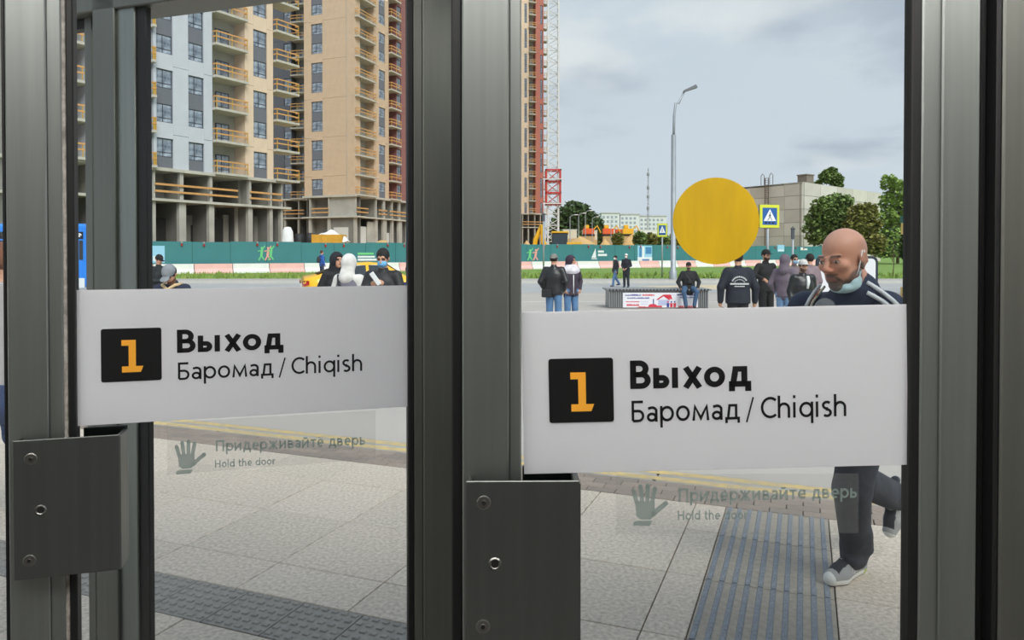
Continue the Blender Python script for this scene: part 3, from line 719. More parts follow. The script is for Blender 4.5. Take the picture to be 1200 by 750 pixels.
    for c0, c1 in cols:
        uc = pl.u((c0 + c1) / 2)
        if uc < a0 + cf: continue
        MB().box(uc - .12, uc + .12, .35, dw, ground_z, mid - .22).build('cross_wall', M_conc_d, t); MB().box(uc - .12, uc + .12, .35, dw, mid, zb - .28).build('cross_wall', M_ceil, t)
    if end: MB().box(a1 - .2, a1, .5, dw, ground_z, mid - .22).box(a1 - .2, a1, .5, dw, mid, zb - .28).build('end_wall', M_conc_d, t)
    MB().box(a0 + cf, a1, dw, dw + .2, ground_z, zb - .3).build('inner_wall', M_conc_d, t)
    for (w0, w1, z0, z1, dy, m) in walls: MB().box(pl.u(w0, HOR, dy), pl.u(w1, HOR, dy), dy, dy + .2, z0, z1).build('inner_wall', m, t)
    rr = MB()
    for r0, r1 in rails:
        for z in (.55, 1.15): MB().box(pl.u(r0), pl.u(r1), -.18, -.12, mid + z, mid + z + .18).build('timber_rail', M_timber, t)
    MB().box(a0 - .2 + cf, a1 + .3, -.3, depth, top, top + .6).build('parapet', M_cslab, t)
    return t
# tower with the grey and beige face, nearest the fence
PA = Plane(181, 63.6, 320, 74.7)
zbA = PA.z(250, 203)
tower('apartment_tower', 'unfinished tower with pale grey and beige cladding nearest the teal fence', PA,
      [('wall', 20, 84, M_beige, [(40, 60)]), ('recess', 84, 104, M_conc, 0.0), ('wall', 104, 176, M_grey_cl, [(124, 144)]), ('recess', 160 + 16, 181, M_conc, 0.0), ('wall', 181, 250, M_grey_cl, [(184.7, 204), (222, 240)]),
       ('recess', 250, 288, M_conc, 0.0), ('wall', 288, 321, M_beige, [(298, 314)]), ('recess', 321, 331, M_conc, 1.9)],
      zbA, PA.z(250, 237), 9, 2.98, cols=[(22, 28), (60, 66), (110, 118), (179, 182.5), (210, 218), (245, 251), (291, 296), (316, 319.5), (329, 331.5)],
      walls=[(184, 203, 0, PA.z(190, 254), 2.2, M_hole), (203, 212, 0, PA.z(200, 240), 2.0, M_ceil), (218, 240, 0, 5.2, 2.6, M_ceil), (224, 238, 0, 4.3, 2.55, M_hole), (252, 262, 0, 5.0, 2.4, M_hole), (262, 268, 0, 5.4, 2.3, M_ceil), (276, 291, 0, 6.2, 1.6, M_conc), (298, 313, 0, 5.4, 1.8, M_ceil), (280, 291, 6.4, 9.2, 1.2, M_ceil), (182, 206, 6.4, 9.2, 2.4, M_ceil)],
      rails=[(181, 278), (292, 316), (318, 330)])
# orange-beige tower behind it: the face left of its corner, and the face right of it
PB1 = Plane(357, 115.5, 416, 112)
zbB = PB1.z(416, 228); midB = PB1.z(416, 253)
TB1 = tower('apartment_tower', 'unfinished orange-beige tower with a blank corner face and red-brown far end', PB1,
      [('wall', 357, 416, M_orange_cl, [(365.5, 378.5)])], zbB, midB, 15, 2.98, depth=1.6, end=False,
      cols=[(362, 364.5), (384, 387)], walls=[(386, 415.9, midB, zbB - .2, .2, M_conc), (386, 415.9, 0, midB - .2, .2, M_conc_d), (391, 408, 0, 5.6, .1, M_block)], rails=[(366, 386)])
PB2 = Plane(416.4, 112, 480, 128)
zb2 = PB2.z(416.5, 228); mid2 = PB2.z(416.5, 253)
TB2 = tower('apartment_tower', 'second face', PB2,
      [('recess', 416.4, 438.5, M_conc, 0.0), ('wall', 438.5, 456, M_orange_cl, [(444.5, 452)]), ('recess', 456, 465, M_conc, 0.8), ('wall', 465, 500, M_brown, [(465.5, 470.5), (476.5, 480)])],
      zb2, mid2, 15, 2.98, depth=8.5, cf=1.7, cols=[(416.6, 418.5), (440, 442.5), (449, 453), (459, 461), (467, 471), (477, 479)],
      walls=[(419, 431, 0, 5.8, .6, M_block), (431, 440, 0, 6.6, .3, M_conc), (452, 458, 0, 5, .5, M_block)], rails=[(417, 431), (443, 453), (456, 480)])
_M1 = Matrix.LocRotScale(TB1.location, TB1.rotation_euler, None); _M2 = Matrix.LocRotScale(TB2.location, TB2.rotation_euler, None)
for ch in list(TB2.children): ch.parent = TB1; ch.matrix_parent_inverse = _M1.inverted() @ _M2
bpy.data.objects.remove(TB2)
PB0 = Plane(330, 128, 357, 127)
zb0 = PB0.z(345, 233); mid0 = PB0.z(345, 255)
tower('apartment_tower', 'dark grey set-back tower wing with yellow balcony rails between two towers', PB0,
      [('wall', 296, 342.5, M_dkgrey, [(310, 318), (333.5, 341.5)]), ('recess', 342.5, 359, M_ceil, 0.0)], zb0, mid0, 15, 3.0, depth=10, cols=[(333, 335), (349, 351)],
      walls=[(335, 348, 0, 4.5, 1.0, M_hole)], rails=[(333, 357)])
PCt = Plane(560, 176, 640, 182)
zbC = PCt.z(620, 250); midC = PCt.z(620, 266)
tower('apartment_tower', 'slim far tower with salmon red edge beside the lattice crane', PCt,
      [('wall', 556, 619.5, M_beige, [(562, 566), (575, 579), (614.5, 617.5)]), ('recess', 619.5, 627.5, M_cslab, 0.0), ('wall', 627.5, 637, M_salmon, [(633, 635.6)]), ('recess', 637, 639.5, M_salmon, .6)],
      zbC, midC, 23, 3.0, depth=12, cols=[(612, 613), (618.5, 620), (626, 627.5), (632.5, 634), (637, 638.2)], rails=[(612, 637)])
# ================================================================ tower crane
M_crw = mat('crane_grey', (206, 206, 206), 0.5); M_crr = mat('crane_red', (190, 52, 48), 0.5)
YC = 165.0
cr = thing('tower_crane', 'grey lattice crane mast with a red climbing frame near the slim tower', 'crane', (at(648, HOR, YC).x, YC, 0.05))
half = 1.15; SH = 2.6
sec = MB()
for sx in (-1, 1):
    for sy in (-1, 1): sec.box(sx * half - .17, sx * half + .17, sy * half - .17, sy * half + .17, 0, SH)
for (ax, ay), (bx, by) in (((-1, -1), (1, -1)), ((1, -1), (1, 1)), ((1, 1), (-1, 1)), ((-1, 1), (-1, -1))):
    sec.tube((ax * half, ay * half, 0), (bx * half, by * half, 0), .08, n=4, caps=False); sec.tube((ax * half, ay * half, 0), (bx * half, by * half, SH / 2), .10, n=4, caps=False); sec.tube((bx * half, by * half, SH / 2), (ax * half, ay * half, SH), .10, n=4, caps=False)
s0 = sec.build('mast_section', M_crw, cr)
nsec = 24
for k in range(1, nsec): inst(s0, cr, (0, 0, k * SH), name='mast_section')
zc0 = at(648, 240, YC).z; zc1 = at(648, 200, YC).z
cf = MB()
for sx in (-1, 1):
    for sy in (-1, 1): cf.box(sx * 1.55 - .16, sx * 1.55 + .16, sy * 1.55 - .16, sy * 1.55 + .16, zc0, zc1)
for z in np.linspace(zc0, zc1, 4): cf.box(-1.75, 1.75, -1.75, -1.5, z - .15, z + .15).box(-1.75, 1.75, 1.5, 1.75, z - .15, z + .15).box(-1.75, -1.5, -1.75, 1.75, z - .15, z + .15).box(1.5, 1.75, -1.75, 1.75, z - .15, z + .15)
zz = np.linspace(zc0, zc1, 4)
for i in range(3): cf.tube((-1.55, -1.6, zz[i]), (1.55, -1.6, zz[i + 1]), .12, n=4); cf.tube((1.55, 1.6, zz[i]), (-1.55, 1.6, zz[i + 1]), .12, n=4)
cf.build('climbing_frame', M_crr, cr)
MB().box(-2.4, 2.4, -2.2, -1.75, zc0 + .0, zc0 + .2).box(-2.4, 2.4, -2.2, -1.75, zc1 - 2.2, zc1 - 2.0).build('work_platform', M_crw, cr)
tz = nsec * SH
MB().lathe([(1.4, 0), (1.6, .5), (1.6, 1.4), (1.0, 2.0), (0, 2.0)], 12, 0, (0, 0, tz)).build('slewing_ring', M_crr, cr)
jb = MB(); J = 40
for sy in (-.6, .6): jb.tube((0, sy, tz + 2.2), (J, sy, tz + 2.2), .1, n=4)
jb.tube((0, 0, tz + 3.6), (J, 0, tz + 3.4), .1, n=4)
for k in range(20):
    for sy in (-.6, .6): jb.tube((k * 2, sy, tz + 2.2), (k * 2 + 1, 0, tz + 3.6), .06, n=4); jb.tube((k * 2 + 1, 0, tz + 3.6), (k * 2 + 2, sy, tz + 2.2), .06, n=4)
for sy in (-.6, .6): jb.tube((0, sy, tz + 2.2), (-12, sy, tz + 2.2), .1, n=4)
jb.build('jib', M_crr, cr)
MB().box(-12, -9, -.8, .8, tz + .8, tz + 2.4).build('counterweight', M_conc, cr)
# ================================================================ site clutter seen over the fence
def mound(name, label, px, py_top, Y, rx, ry, m, seed, cat='sand pile', grp=None):
    top = at(px, py_top, Y); rg = np.random.RandomState(seed); ph = rg.rand(6) * 6
    def fz(x, y):
        d = math.hypot(x / rx, y / ry); return max(0, (1 - d)) ** .8 * top.z * (1 + .12 * math.sin(x * 1.3 + ph[0]) * math.cos(y * 1.1 + ph[1])) + .08 * math.sin(x * 3 + ph[2]) * math.sin(y * 3.3 + ph[3]) * max(0, 1 - d)
    o = lumpy(name, -rx, rx, -ry, ry, 33, 17, fz, m, loc=(top.x, Y, 0.05)); return tag(o, label, cat, grp)
M_sand = mat('yellow_sand', (208, 170, 116), 0.95, noise=(.9, .12), bump=(3, .5, .2)); M_snow = mat('white_sheeting', (232, 232, 232), 0.8, noise=(.8, .06), bump=(2, .5, .2))
mound('sand_pile', 'tall pointed yellow sand pile right of the excavator behind the fence', 679, 276, 97, 4.8, 4, M_sand, 1)
mound('sand_pile', 'small yellow sand heap near the bushes behind the fence', 737, 279.5, 103, 2.4, 2.4, M_sand, 2)
mound('sand_pile', 'low sand heap between sand pile and bushes', 709, 281.5, 108, 2.6, 2.6, M_sand, 5)
mound('sand_pile', 'yellow sand heap beneath the slim far tower', 617, 282, 97, 2, 2.5, M_sand, 3)
mound('sand_pile', 'long low sandy heap below the orange-beige tower', 452, 284, 84, 9, 4, M_sand, 4)
mound('earth_mound', 'wide pale earth bank far behind the sand piles', 744, 274, 172, 9, 5, M_sand, 6, 'earth bank')
M_ply = mat('yellow_plywood', (216, 160, 52), 0.7, noise=(2, .12)); M_tarp = mat('black_sacks', (34, 35, 38), 0.6, noise=(2, .2))
c = at(386, 280, 72)
bx = thing('timber_crate', 'yellow plywood crate heaped with white sheeting behind the fence', 'crate', (c.x, 72, 0.05))
w = 2.9 / 2
MB().box(-w, w, -1, -.9, 0, c.z + .35).box(-w, w, .9, 1, 0, c.z + .35).box(-w, -w + .1, -.9, .9, 0, c.z + .35).box(w - .1, w, -.9, .9, 0, c.z + .35).build('crate_walls', M_ply, bx)
for x in (-w, -.5, .5, w - .1): MB().box(x, x + .1, -1.06, -1.0, 0, c.z + .38).build('batten', M_ply, bx)
lumpy('sheeting_heap', -w + .1, w + .5, -.9, .9, 25, 13, lambda x, y: c.z - .3 + max(0, 1 - math.hypot((x - .1) / (w + .3), y / 1.2)) ** .6 * 1.15 + .08 * math.sin(x * 5) * math.cos(y * 4), M_snow).parent = bx
for k, (px, wd, lab) in enumerate(((350.5, .95, 'squarish bulging black sack'), (363, .8, 'taller narrow black sack'))):
    c = at(px, 274.5 - k * .8, 72.5)
    mb = MB(); mb.lathe([(wd * .42, 0), (wd * .55, .4), (wd * .58, c.z * .5), (wd * .54, c.z * .85), (wd * .40, c.z), (0, c.z + .02)], 10)
    tag(mb.build('black_sack', M_tarp, loc=(c.x, 72.5, .05), smooth=True), lab + ' beside the yellow crate behind the fence', 'sack', 'black sacks behind the fence')
c = at(337, 267, 70)
mb = MB(); mb.lathe([(.55, 0), (.6, 1), (.58, c.z * .6), (.5, c.z * .9), (.3, c.z), (0, c.z + .05)], 12)
tag(mb.build('white_bulk_bag', M_snow, loc=(c.x, 70, .05), smooth=True), 'tall white bulk bag standing beside the concrete columns', 'bag')
# excavator loader
M_exc = mat('digger_yellow', (232, 176, 34), 0.45); M_cabg = mat('digger_cab_glass', (52, 62, 70), 0.15); M_tyre = mat('tyre_black', (30, 30, 31), 0.85)
c = at(646, HOR, 89)
ex = thing('excavator', 'yellow backhoe digger with raised arm behind the fence', 'excavator', (c.x, 89, .05))
MB().cbox(-.3, 3.6, -1, 1, .9, 2.3, .08).box(1.8, 3.6, -.9, .9, 2.3, 2.9).build('body', M_exc, ex)
cb = MB().cbox(.1, 1.9, -.9, .9, 2.3, 4.0, .1).build('cab', M_cabg, ex); MB().cbox(0, 2.0, -1, 1, 4.0, 4.2, .05).build('cab_roof', M_exc, cb)
for x, r in ((.4, .8), (3.0, .6)):
    for sy in (-1.1, .8): MB().tube((x, sy, r), (x, sy + .35, r), r, n=16).build('wheel', M_tyre, ex)
MB().path([(-.2, -.2, 1.2), (-1.0, -.2, 3.0), (-1.1, -.2, 5.0)], [.34, .30, .22], 6).path([(-1.1, .2, 5.0), (-1.9, .2, 3.2), (-2.1, .2, 1.6)], [.26, .30, .26], 6).build('digging_arm', M_exc, ex)
MB().prism([(-2.5, .6), (-1.6, .6), (-1.7, 1.5), (-2.3, 1.6)], -.5, .5).build('bucket', M_exc, ex)
M_or = mat('site_orange', (224, 92, 40), 0.6); M_cream = mat('site_cabin_cream', (210, 200, 180), 0.7)
def cabin(px0, px1, py0, Y, m, label, cat='site cabin', h=None):
    a, b = at(px0, py0, Y), at(px1, py0, Y)
    t = thing('site_cabin', label, cat, (a.x, Y, .05)); w = b.x - a.x; z1 = a.z
    z0 = max(0, z1 - 3.0)
    MB().box(0, w, 0, 3, 0, z0).build('plinth', M_earth, t)
    MB().cbox(0, w, 0, 3, z0, z1 - .2, .05).build('body', m, t); MB().box(-.1, w + .1, -.1, 3.1, z1 - .2, z1).build('roof', M_white, t)
    for k in range(max(1, int(w / 2.5))): MB().box(.5 + k * 2.4, 1.6 + k * 2.4, -.03, 0, z0 + 1.2, z0 + 2.2).build('window', M_cabg, t)
cabin(722, 735, 268, 220, M_or, 'orange site cabin on the earth bank')
cabin(683, 700, 270, 230, M_cream, 'wide cream site cabin beside the orange machines')
cabin(660, 676, 269, 240, M_cream, 'cream site cabin below the dark wood')
cabin(748, 772, 269.5, 240, M_white, 'long white site cabin below the far white flats')
for px, lab in ((690, 'orange site digger beside cream cabin'), (713, 'orange site digger at the wood edge'), (736, 'yellow-orange site digger right of orange cabin')):
    c = at(px, 264, 210); t = thing('site_digger', lab, 'digger', (c.x, 210, .05)); z = c.z
    MB().box(-1.6, 1.6, -1, 1, 0, z - 3.0).build('earth_base', M_earth, t)
    MB().cbox(-1.6, 1.4, -1, 1, z - 2.6, z - 1.0, .1).build('body', M_exc if px > 720 else M_or, t); MB().cbox(-1.2, 0, -.8, .8, z - 1.0, z, .1).build('cab', M_exc, t)
    MB().path([(1.0, 0, z - 1.6), (2.4, 0, z - .2), (3.4, 0, z - 2.2)], [.25, .22, .18], 6).build('digging_arm', M_exc, t); MB().cbox(-1.8, 1.6, -1.2, 1.2, z - 3.1, z - 2.6, .1).build('tracks', M_tyre, t)
# far white flats
YW = 520.0
M_fw = mat('far_white_panel', (214, 214, 216), 0.8); M_fg = mat('far_window_strip', (150, 156, 166), 0.5)
for k, (p0, p1, top_) in enumerate(((705, 726, 250.5), (728.5, 751, 251.5), (753, 785, 253))):
    a, b = at(p0, top_, YW), at(p1, top_, YW)
    t = thing('apartment_block', ('far white apartment block behind the wood edge', 'far white apartment block behind orange site cabin', 'far white apartment block below the thin mast')[k], 'building', (a.x, YW + 6 * k, 0), 0, 'far white apartment blocks')
    w = b.x - a.x; MB().box(0, w, 0, 12, 0, a.z).build('wall', M_fw, t)
    MB().box(-.3, w + .3, -.3, 12.3, a.z, a.z + .8).build('roof', M_conc, t)
    w0 = None; nx = int(w / 2.9)
    for i in range(nx):
        for f in range(7):
            z = a.z - 3.2 - f * 3.1
            if z < 8: continue
            if w0 is None: w0 = MB().box(0, 1.7, -.06, 0.1, 0, 1.7).build('window', M_fg, t, (.6, 0, z))
            else: inst(w0, t, (.6 + i * 2.9, 0, z), name='window')
c = at(759.5, 197, 300)
t = thing('radio_mast', 'thin lattice radio mast rising above the far white flats', 'mast', (c.x, 300, 0)); h = c.z
mb = MB()
for a in (0, 2.09, 4.19): mb.tube((.55 * math.cos(a), .55 * math.sin(a), 0), (.18 * math.cos(a), .18 * math.sin(a), h), .09, .05, 4)
for k in range(24):
    z0, z1 = h * k / 24, h * (k + 1) / 24; r0 = .55 - .37 * k / 24
    for i in range(3): mb.tube((r0 * math.cos(i * 2.09), r0 * math.sin(i * 2.09), z0), (r0 * math.cos(i * 2.09 + 2.09), r0 * math.sin(i * 2.09 + 2.09), z1), .05, n=3, caps=False)
mb.build('lattice', M_grey, t)
for z in (.55, .68, .78, .93): MB().lathe([(.5, -.6), (.55, 0), (.5, .6)], 8, 0, (0, 0, h * z)).build('antenna_drum', M_grey, t)
# windowless concrete building at the right
PD1 = Plane(860, 138, 940, 126); PD2 = Plane(940.5, 126, 1034, 150)
M_panel = [mat('facade_panel_%d' % i, c, 0.9, noise=(.4, .07), bump=(6, .2, .02)) for i, c in enumerate([(200, 194, 185), (206, 200, 191), (195, 189, 180), (212, 207, 199)])]
htop = PD1.z(940, 213)
cb_ = thing('concrete_building', 'windowless building of weathered concrete panels behind the trees', 'building', PD1.loc(), 0)
def facade(pl, px0, px1, rows_, ncol, face, depth):
    u0, u1 = pl.u(px0), pl.u(px1); h = htop / rows_; w = (u1 - u0) / ncol
    f = MB().box(u0, u1, .12, depth, 0, htop - .05).build('wall', M_conc_d, cb_); bpy.context.view_layer.update(); f.matrix_world = Matrix.LocRotScale(pl.loc(), Matrix.Rotation(pl.ang, 3, 'Z'), None); bpy.context.view_layer.update()
    src = [MB().cbox(.03, w - .03, 0, .2, .03, h - .03, .02).build('panel', M_panel[i], f, (u0 + i * w, 0, 0)) for i in range(min(4, ncol))]
    for r_ in range(rows_):
        for c_ in range(ncol):
            if r_ == 0 and c_ < len(src): continue
            inst(src[(r_ * 3 + c_ * 7 + face) % len(src)], f, (u0 + c_ * w, 0, r_ * h), name='panel')
    return f
f1 = facade(PD1, 860, 940, 6, 4, 0, .5); f2 = facade(PD2, 940.5, 1032, 6, 5, 1, .5)
_q = [Vector(PD1.loc(PD1.u(860), 0)), Vector(PD1.loc(PD1.u(940), 0)), Vector(PD2.loc(PD2.u(1032), 0))]; _q.append(_q[0] + _q[2] - _q[1])
rf_ = MB().prism([(p.x, p.y) for p in _q], htop - .35, htop - .02, axis='z').build('roof', M_conc, f1); rf_.matrix_parent_inverse = f1.matrix_world.inverted()
M_lad = mat('rusty_ladder', (98, 78, 66), 0.8)
ux = PD1.u(900); mb = MB()
for x in (-.35, .35): mb.box(ux + x - .05, ux + x + .05, -.5, -.4, 3, htop + 1.2)
for k in range(34): mb.box(ux - .35, ux + .35, -.48, -.42, 3 + k * .36, 3.08 + k * .36)
ld = mb.build('ladder', M_lad, f1)
mb = MB()
for x in (-.9, .9): mb.path([(ux + x - .35, -.4, htop), (ux + x - .35, -.4, htop + 1.6), (ux + x, -.4, htop + 2.0), (ux + x + .35, -.4, htop + 1.6), (ux + x + .35, -.4, htop)], .08, 5)
mb.build('ladder_hoop', M_grey, f1)
uv = PD1.u(931); mb = MB().box(uv - .9, uv + .9, 2, 4, htop, htop + 1.3).box(uv - 1.0, uv + 1.0, 1.9, 4.1, htop + 1.3, htop + 1.5); mb.build('roof_vent', mat('vent_brick', (128, 118, 108), .9, noise=(3, .15)), f1)
# ================================================================ trees
M_leaf = {n: mat('foliage_' + n, c, 0.8, noise=(.8, 0), rgb2=c2, spec=.2) for n, c, c2 in (('mid', (92, 114, 62), (132, 152, 88)), ('dark', (62, 82, 52), (92, 112, 68)), ('olive', (112, 116, 58), (150, 146, 82)), ('light', (120, 148, 66), (150, 174, 92)))}
M_bark = mat('bark', (92, 78, 64), 0.95, noise=(4, .2))
def foliage(blobs, n, leaf, seed):
    rg = random.Random(seed); mb = MB(); vol = [b[3] * b[4] * b[5] for b in blobs]
    for _ in range(n):
        b = rg.choices(blobs, vol)[0]
        th, ph = rg.uniform(0, 6.283), math.acos(rg.uniform(-1, 1)); r = rg.random() ** .33 * rg.uniform(.82, 1.06)
        p = Vector((b[0] + b[3] * r * math.sin(ph) * math.cos(th), b[1] + b[4] * r * math.sin(ph) * math.sin(th), b[2] + b[5] * r * math.cos(ph)))
        s_ = leaf * rg.uniform(.6, 1.4); q = Matrix.Rotation(rg.uniform(0, 6.28), 3, 'Z') @ Matrix.Rotation(rg.uniform(-1.2, 1.2), 3, 'X')
        mb.add([p + q @ Vector(v) * s_ for v in ((-.5, -.3, 0), (.3, -.5, .1), (.55, .25, 0), (-.15, .5, -.1))], [(0, 1, 2, 3)])
    return mb
def tree(label, x, y, blobs, n, leaf, kind, seed, trunk=.25, grp=None, name='tree', z0=0.0, cat='tree'):
    t = thing(name, label, cat, (x, y, z0), 0, grp)
    foliage(blobs, n, leaf, seed).build('foliage', M_leaf[kind], t)
    tr = MB(); top = max(b[2] for b in blobs); tr.path([(0, 0, -.1), (.1, 0, top * .4), (0, .05, top)], [trunk, trunk * .75, trunk * .3], 7)
    for b in blobs[:6]: tr.path([(0, 0, top * .35), ((b[0]) * .6, b[1] * .6, b[2] * .8), (b[0], b[1], b[2])], [trunk * .5, trunk * .35, trunk * .15], 5)
    tr.build('trunk', M_bark, t, smooth=True); return t
def pxblobs(base_px, Y, items):
    """(px, py, radius in px) to crown blobs relative to a trunk standing at base_px"""
    b0 = at(base_px, HOR, Y); k = Y / F
    return [(at(a, b, Y).x - b0.x, random.uniform(-1, 1) * r * k * .5, at(a, b, Y).z, r * k, r * k, r * k * .9) for a, b, r in items], b0.x
B, x = pxblobs(972, 116, [(965, 245, 16), (980, 240, 16), (992, 236, 9), (955, 258, 12), (972, 262, 18), (990, 258, 14), (960, 276, 14), (978, 282, 14), (945, 268, 6)])
tree('dark green tree in front of the panel building', x, 116, B, 8500, .42, 'mid', 11)
B, x = pxblobs(1012, 112, [(1005, 250, 13), (1018, 248, 12), (1000, 266, 14), (1016, 268, 15), (1026, 262, 9), (1004, 284, 14), (1022, 286, 15)])
tree('reddish olive tree between two green trees by the lawn', x, 112, B, 7200, .40, 'olive', 12)
B, x = pxblobs(1052, 122, [(1042, 215, 12), (1056, 222, 14), (1046, 236, 14), (1064, 242, 16), (1040, 256, 14), (1058, 266, 18), (1036, 278, 14), (1070, 270, 16), (1050, 290, 14), (1034, 294, 10), (1072, 292, 12)])
tree('tall loose green tree at the right corner of the panel building', x, 122, B, 8500, .42, 'light', 13)
B, x = pxblobs(1042, 118, [(1034, 280, 14), (1052, 278, 14), (1044, 294, 12), (1062, 292, 13), (1024, 292, 11)])
tree('low dark shrub thicket below the tall loose tree', x, 113, B, 6000, .40, 'dark', 14, cat='shrub')
B, x = pxblobs(972, 168, [(966, 208, 9), (978, 211, 9), (972, 203, 8), (984, 216, 6), (960, 216, 6)])
tree('tree crown showing above the panel building roof', x, 168, B, 2600, .5, 'mid', 15)
wood = [(662, 254, 15), (672, 247, 13), (682, 251, 13), (691, 258, 12), (699, 264, 10), (705, 270, 7), (668, 266, 14), (685, 268, 12), (656, 268, 12)]
labs = ['broad dark tree at the crane end of the wood', 'highest dark tree crown of the wood', 'dark tree crown right of the highest crown', 'sloping dark tree crown halfway along the wood', 'small dark tree near the far white flats', 'smallest dark tree at the tip of the wood', 'front dark tree below the broad crown', 'front dark tree below the sloping crowns', 'dark tree half hidden by the crane foot']
for i, (px, py, r) in enumerate(wood):
    Y = 300 + 7 * i; k = Y / F; c = at(px, py, Y); bl = [(0, 0, c.z, r * k, r * k, r * k), (r * k * .5, 0, c.z - r * k, r * k * .9, r * k, r * k), (-r * k * .5, 0, c.z - r * k * .9, r * k * .9, r * k, r * k), (0, 0, max(3, c.z - 2 * r * k), r * k, r * k, r * k)]
    tree(labs[i], c.x, Y, bl, 2000, 1.2, 'dark', 30 + i, .4, 'trees of the distant wood')
for i, (px, py, r, lab) in enumerate(((724, 276, 6, 'thin olive bush beside small sand heap'), (750, 275, 8, 'dense olive bush left of the small crossing sign'), (762, 277, 8, 'bushy green shrub behind the small crossing sign'), (776, 277, 8, 'leafy shrub between small crossing sign and lamp post'), (792, 276, 9, 'leafy shrub behind the tall lamp post'))):
    Y = 97 + i * 2; B, x = pxblobs(px, Y, [(px - 3, py + 3, r * .7), (px + 3, py + 2, r * .7), (px, py, r * .6), (px, py + 8, r)])
    tree(lab, x, Y, B, 800, .4, 'olive' if i % 2 == 0 else 'mid', 60 + i, .08, 'bushes behind the fence', 'bush', cat='bush')
p = ground(1046, 326)
B = [(0, 0, 2.2, .55, .55, .9), (.2, 0, 3.0, .4, .4, .5), (-.2, 0, 1.7, .35, .35, .4)]
tree('thin young sapling on the lawn beside the kiosk', p.x, min(p.y, 52), B, 170, .16, 'light', 71, .035, cat='sapling', name='sapling')
# ================================================================ street furniture
M_galv = mat('galvanised_steel', (164, 170, 176), 0.5, .4, noise=(3, .08)); M_dkhead = mat('lamp_head', (92, 96, 100), 0.5)
Yl = 47.0; bse = at(789, HOR, Yl); zt = at(790, 158, Yl).z; top = at(803, 107, Yl)
lp = thing('street_lamp', 'tall galvanised street lamp with a curved arm behind the yellow disc', 'street lamp', (bse.x, Yl, 0))
MB().lathe([(.24, 0), (.24, .5), (.17, .6), (.15, zt)], 12).build('pole', M_galv, lp, smooth=True)
dx = top.x - bse.x
MB().path([(0, 0, zt - .3), (.03, 0, zt + 1.2), (.12, 0, zt + 2.0), (dx * .42, 0, top.z - .75), (dx * .9, 0, top.z - .05)], [.085, .08, .075, .07, .06], 8).build('arm', M_galv, lp, smooth=True)
hd = MB(); hd.add([(dx * .8 + a, b, top.z + c_) for a, b, c_ in ((0, -.12, -.08), (.9, -.16, .22), (.9, .16, .22), (0, .12, -.08), (.05, -.1, .06), (.8, -.12, .42), (.8, .12, .42), (.05, .1, .06))], [(0, 1, 2, 3), (4, 7, 6, 5), (0, 4, 5, 1), (1, 5, 6, 2), (2, 6, 7, 3), (3, 7, 4, 0)]); hd.build('lamp_head', M_dkhead, lp)
M_sy = mat('sign_fluorescent_yellow', (214, 218, 60), 0.5); M_sb = mat('sign_blue', (36, 92, 160), 0.5); M_sw = mat('sign_white', (236, 238, 238), 0.5); M_sk = mat('sign_back_grey', (84, 88, 92), 0.6)
def crossing_sign(label, pole_px, Y, sx0, sx1, sy0, sy1, ang):
    b = at(pole_px, HOR, Y); t = thing('crossing_sign', label, 'road sign', (b.x, Y, 0 if Y > 44 else RZ), math.radians(ang), 'pedestrian crossing signs'); gz = t.location.z
    k = Y / F; w = (sx1 - sx0) * k / 2 / math.cos(math.radians(ang)); z0, z1 = at(0, sy1, Y).z - gz, at(0, sy0, Y).z - gz; cx_ = at((sx0 + sx1) / 2, HOR, Y).x - b.x
    MB().tube((0, .06, 0), (0, .06, z1 - .05), .05, n=8).build('pole', M_galv, t, smooth=True)
    bd = MB().cbox(cx_ - w, cx_ + w, -.03, .02, z0, z1, .01).build('board', M_sy, t); MB().box(cx_ - w - .01, cx_ + w + .03, .02, .05, z0 - .01, z1 + .01).build('board_back', M_sk, t)
    q = w * .74; zc_ = (z0 + z1) / 2; hq = q * (z1 - z0) / (2 * w) * 1.0
    MB().box(cx_ - q, cx_ + q, -.036, -.031, zc_ - hq, zc_ + hq).build('blue_field', M_sb, bd)
    MB().prism([(cx_ - q * .86, zc_ - hq * .55), (cx_ + q * .86, zc_ - hq * .55), (cx_, zc_ + hq * .86)], -.041, -.037).build('white_triangle', M_sw, bd)
    wk = MB(); f = lambda a, b_: (cx_ + q * a, zc_ + hq * b_)
    for P_, w_ in (([(0, .28), (-.02, -.08)], .13), ([(-.02, -.05), (.2, -.28), (.24, -.48)], .08), ([(-.02, -.05), (-.14, -.28), (-.32, -.46)], .08), ([(0, .2), (.2, .02)], .06), ([(0, .2), (-.2, .0)], .06)):
        ribbon(wk, P_, w_, lambda X, Z: (f(X, Z)[0], -.043, f(X, Z)[1]))
    wk.add([(f(.02 + .075 * math.cos(a), .40 + .075 * math.sin(a))[0], -.043, f(.02 + .075 * math.cos(a), .40 + .075 * math.sin(a))[1]) for a in [i * .7854 for i in range(8)]], [tuple(range(8))])
    for i in range(3): wk.box(cx_ - q * .7 + i * q * .5, cx_ - q * .4 + i * q * .5, -.041, -.037, zc_ - hq * .85, zc_ - hq * .68)
    wk.build('walking_figure', M_black, bd)
crossing_sign('small far crossing sign left of the lamp post', 776, 50.5, 770.5, 781.5, 262, 277.5, -8)
crossing_sign('larger crossing sign partly covered by the yellow disc', 900.5, 30, 889, 914, 240, 267, 14)
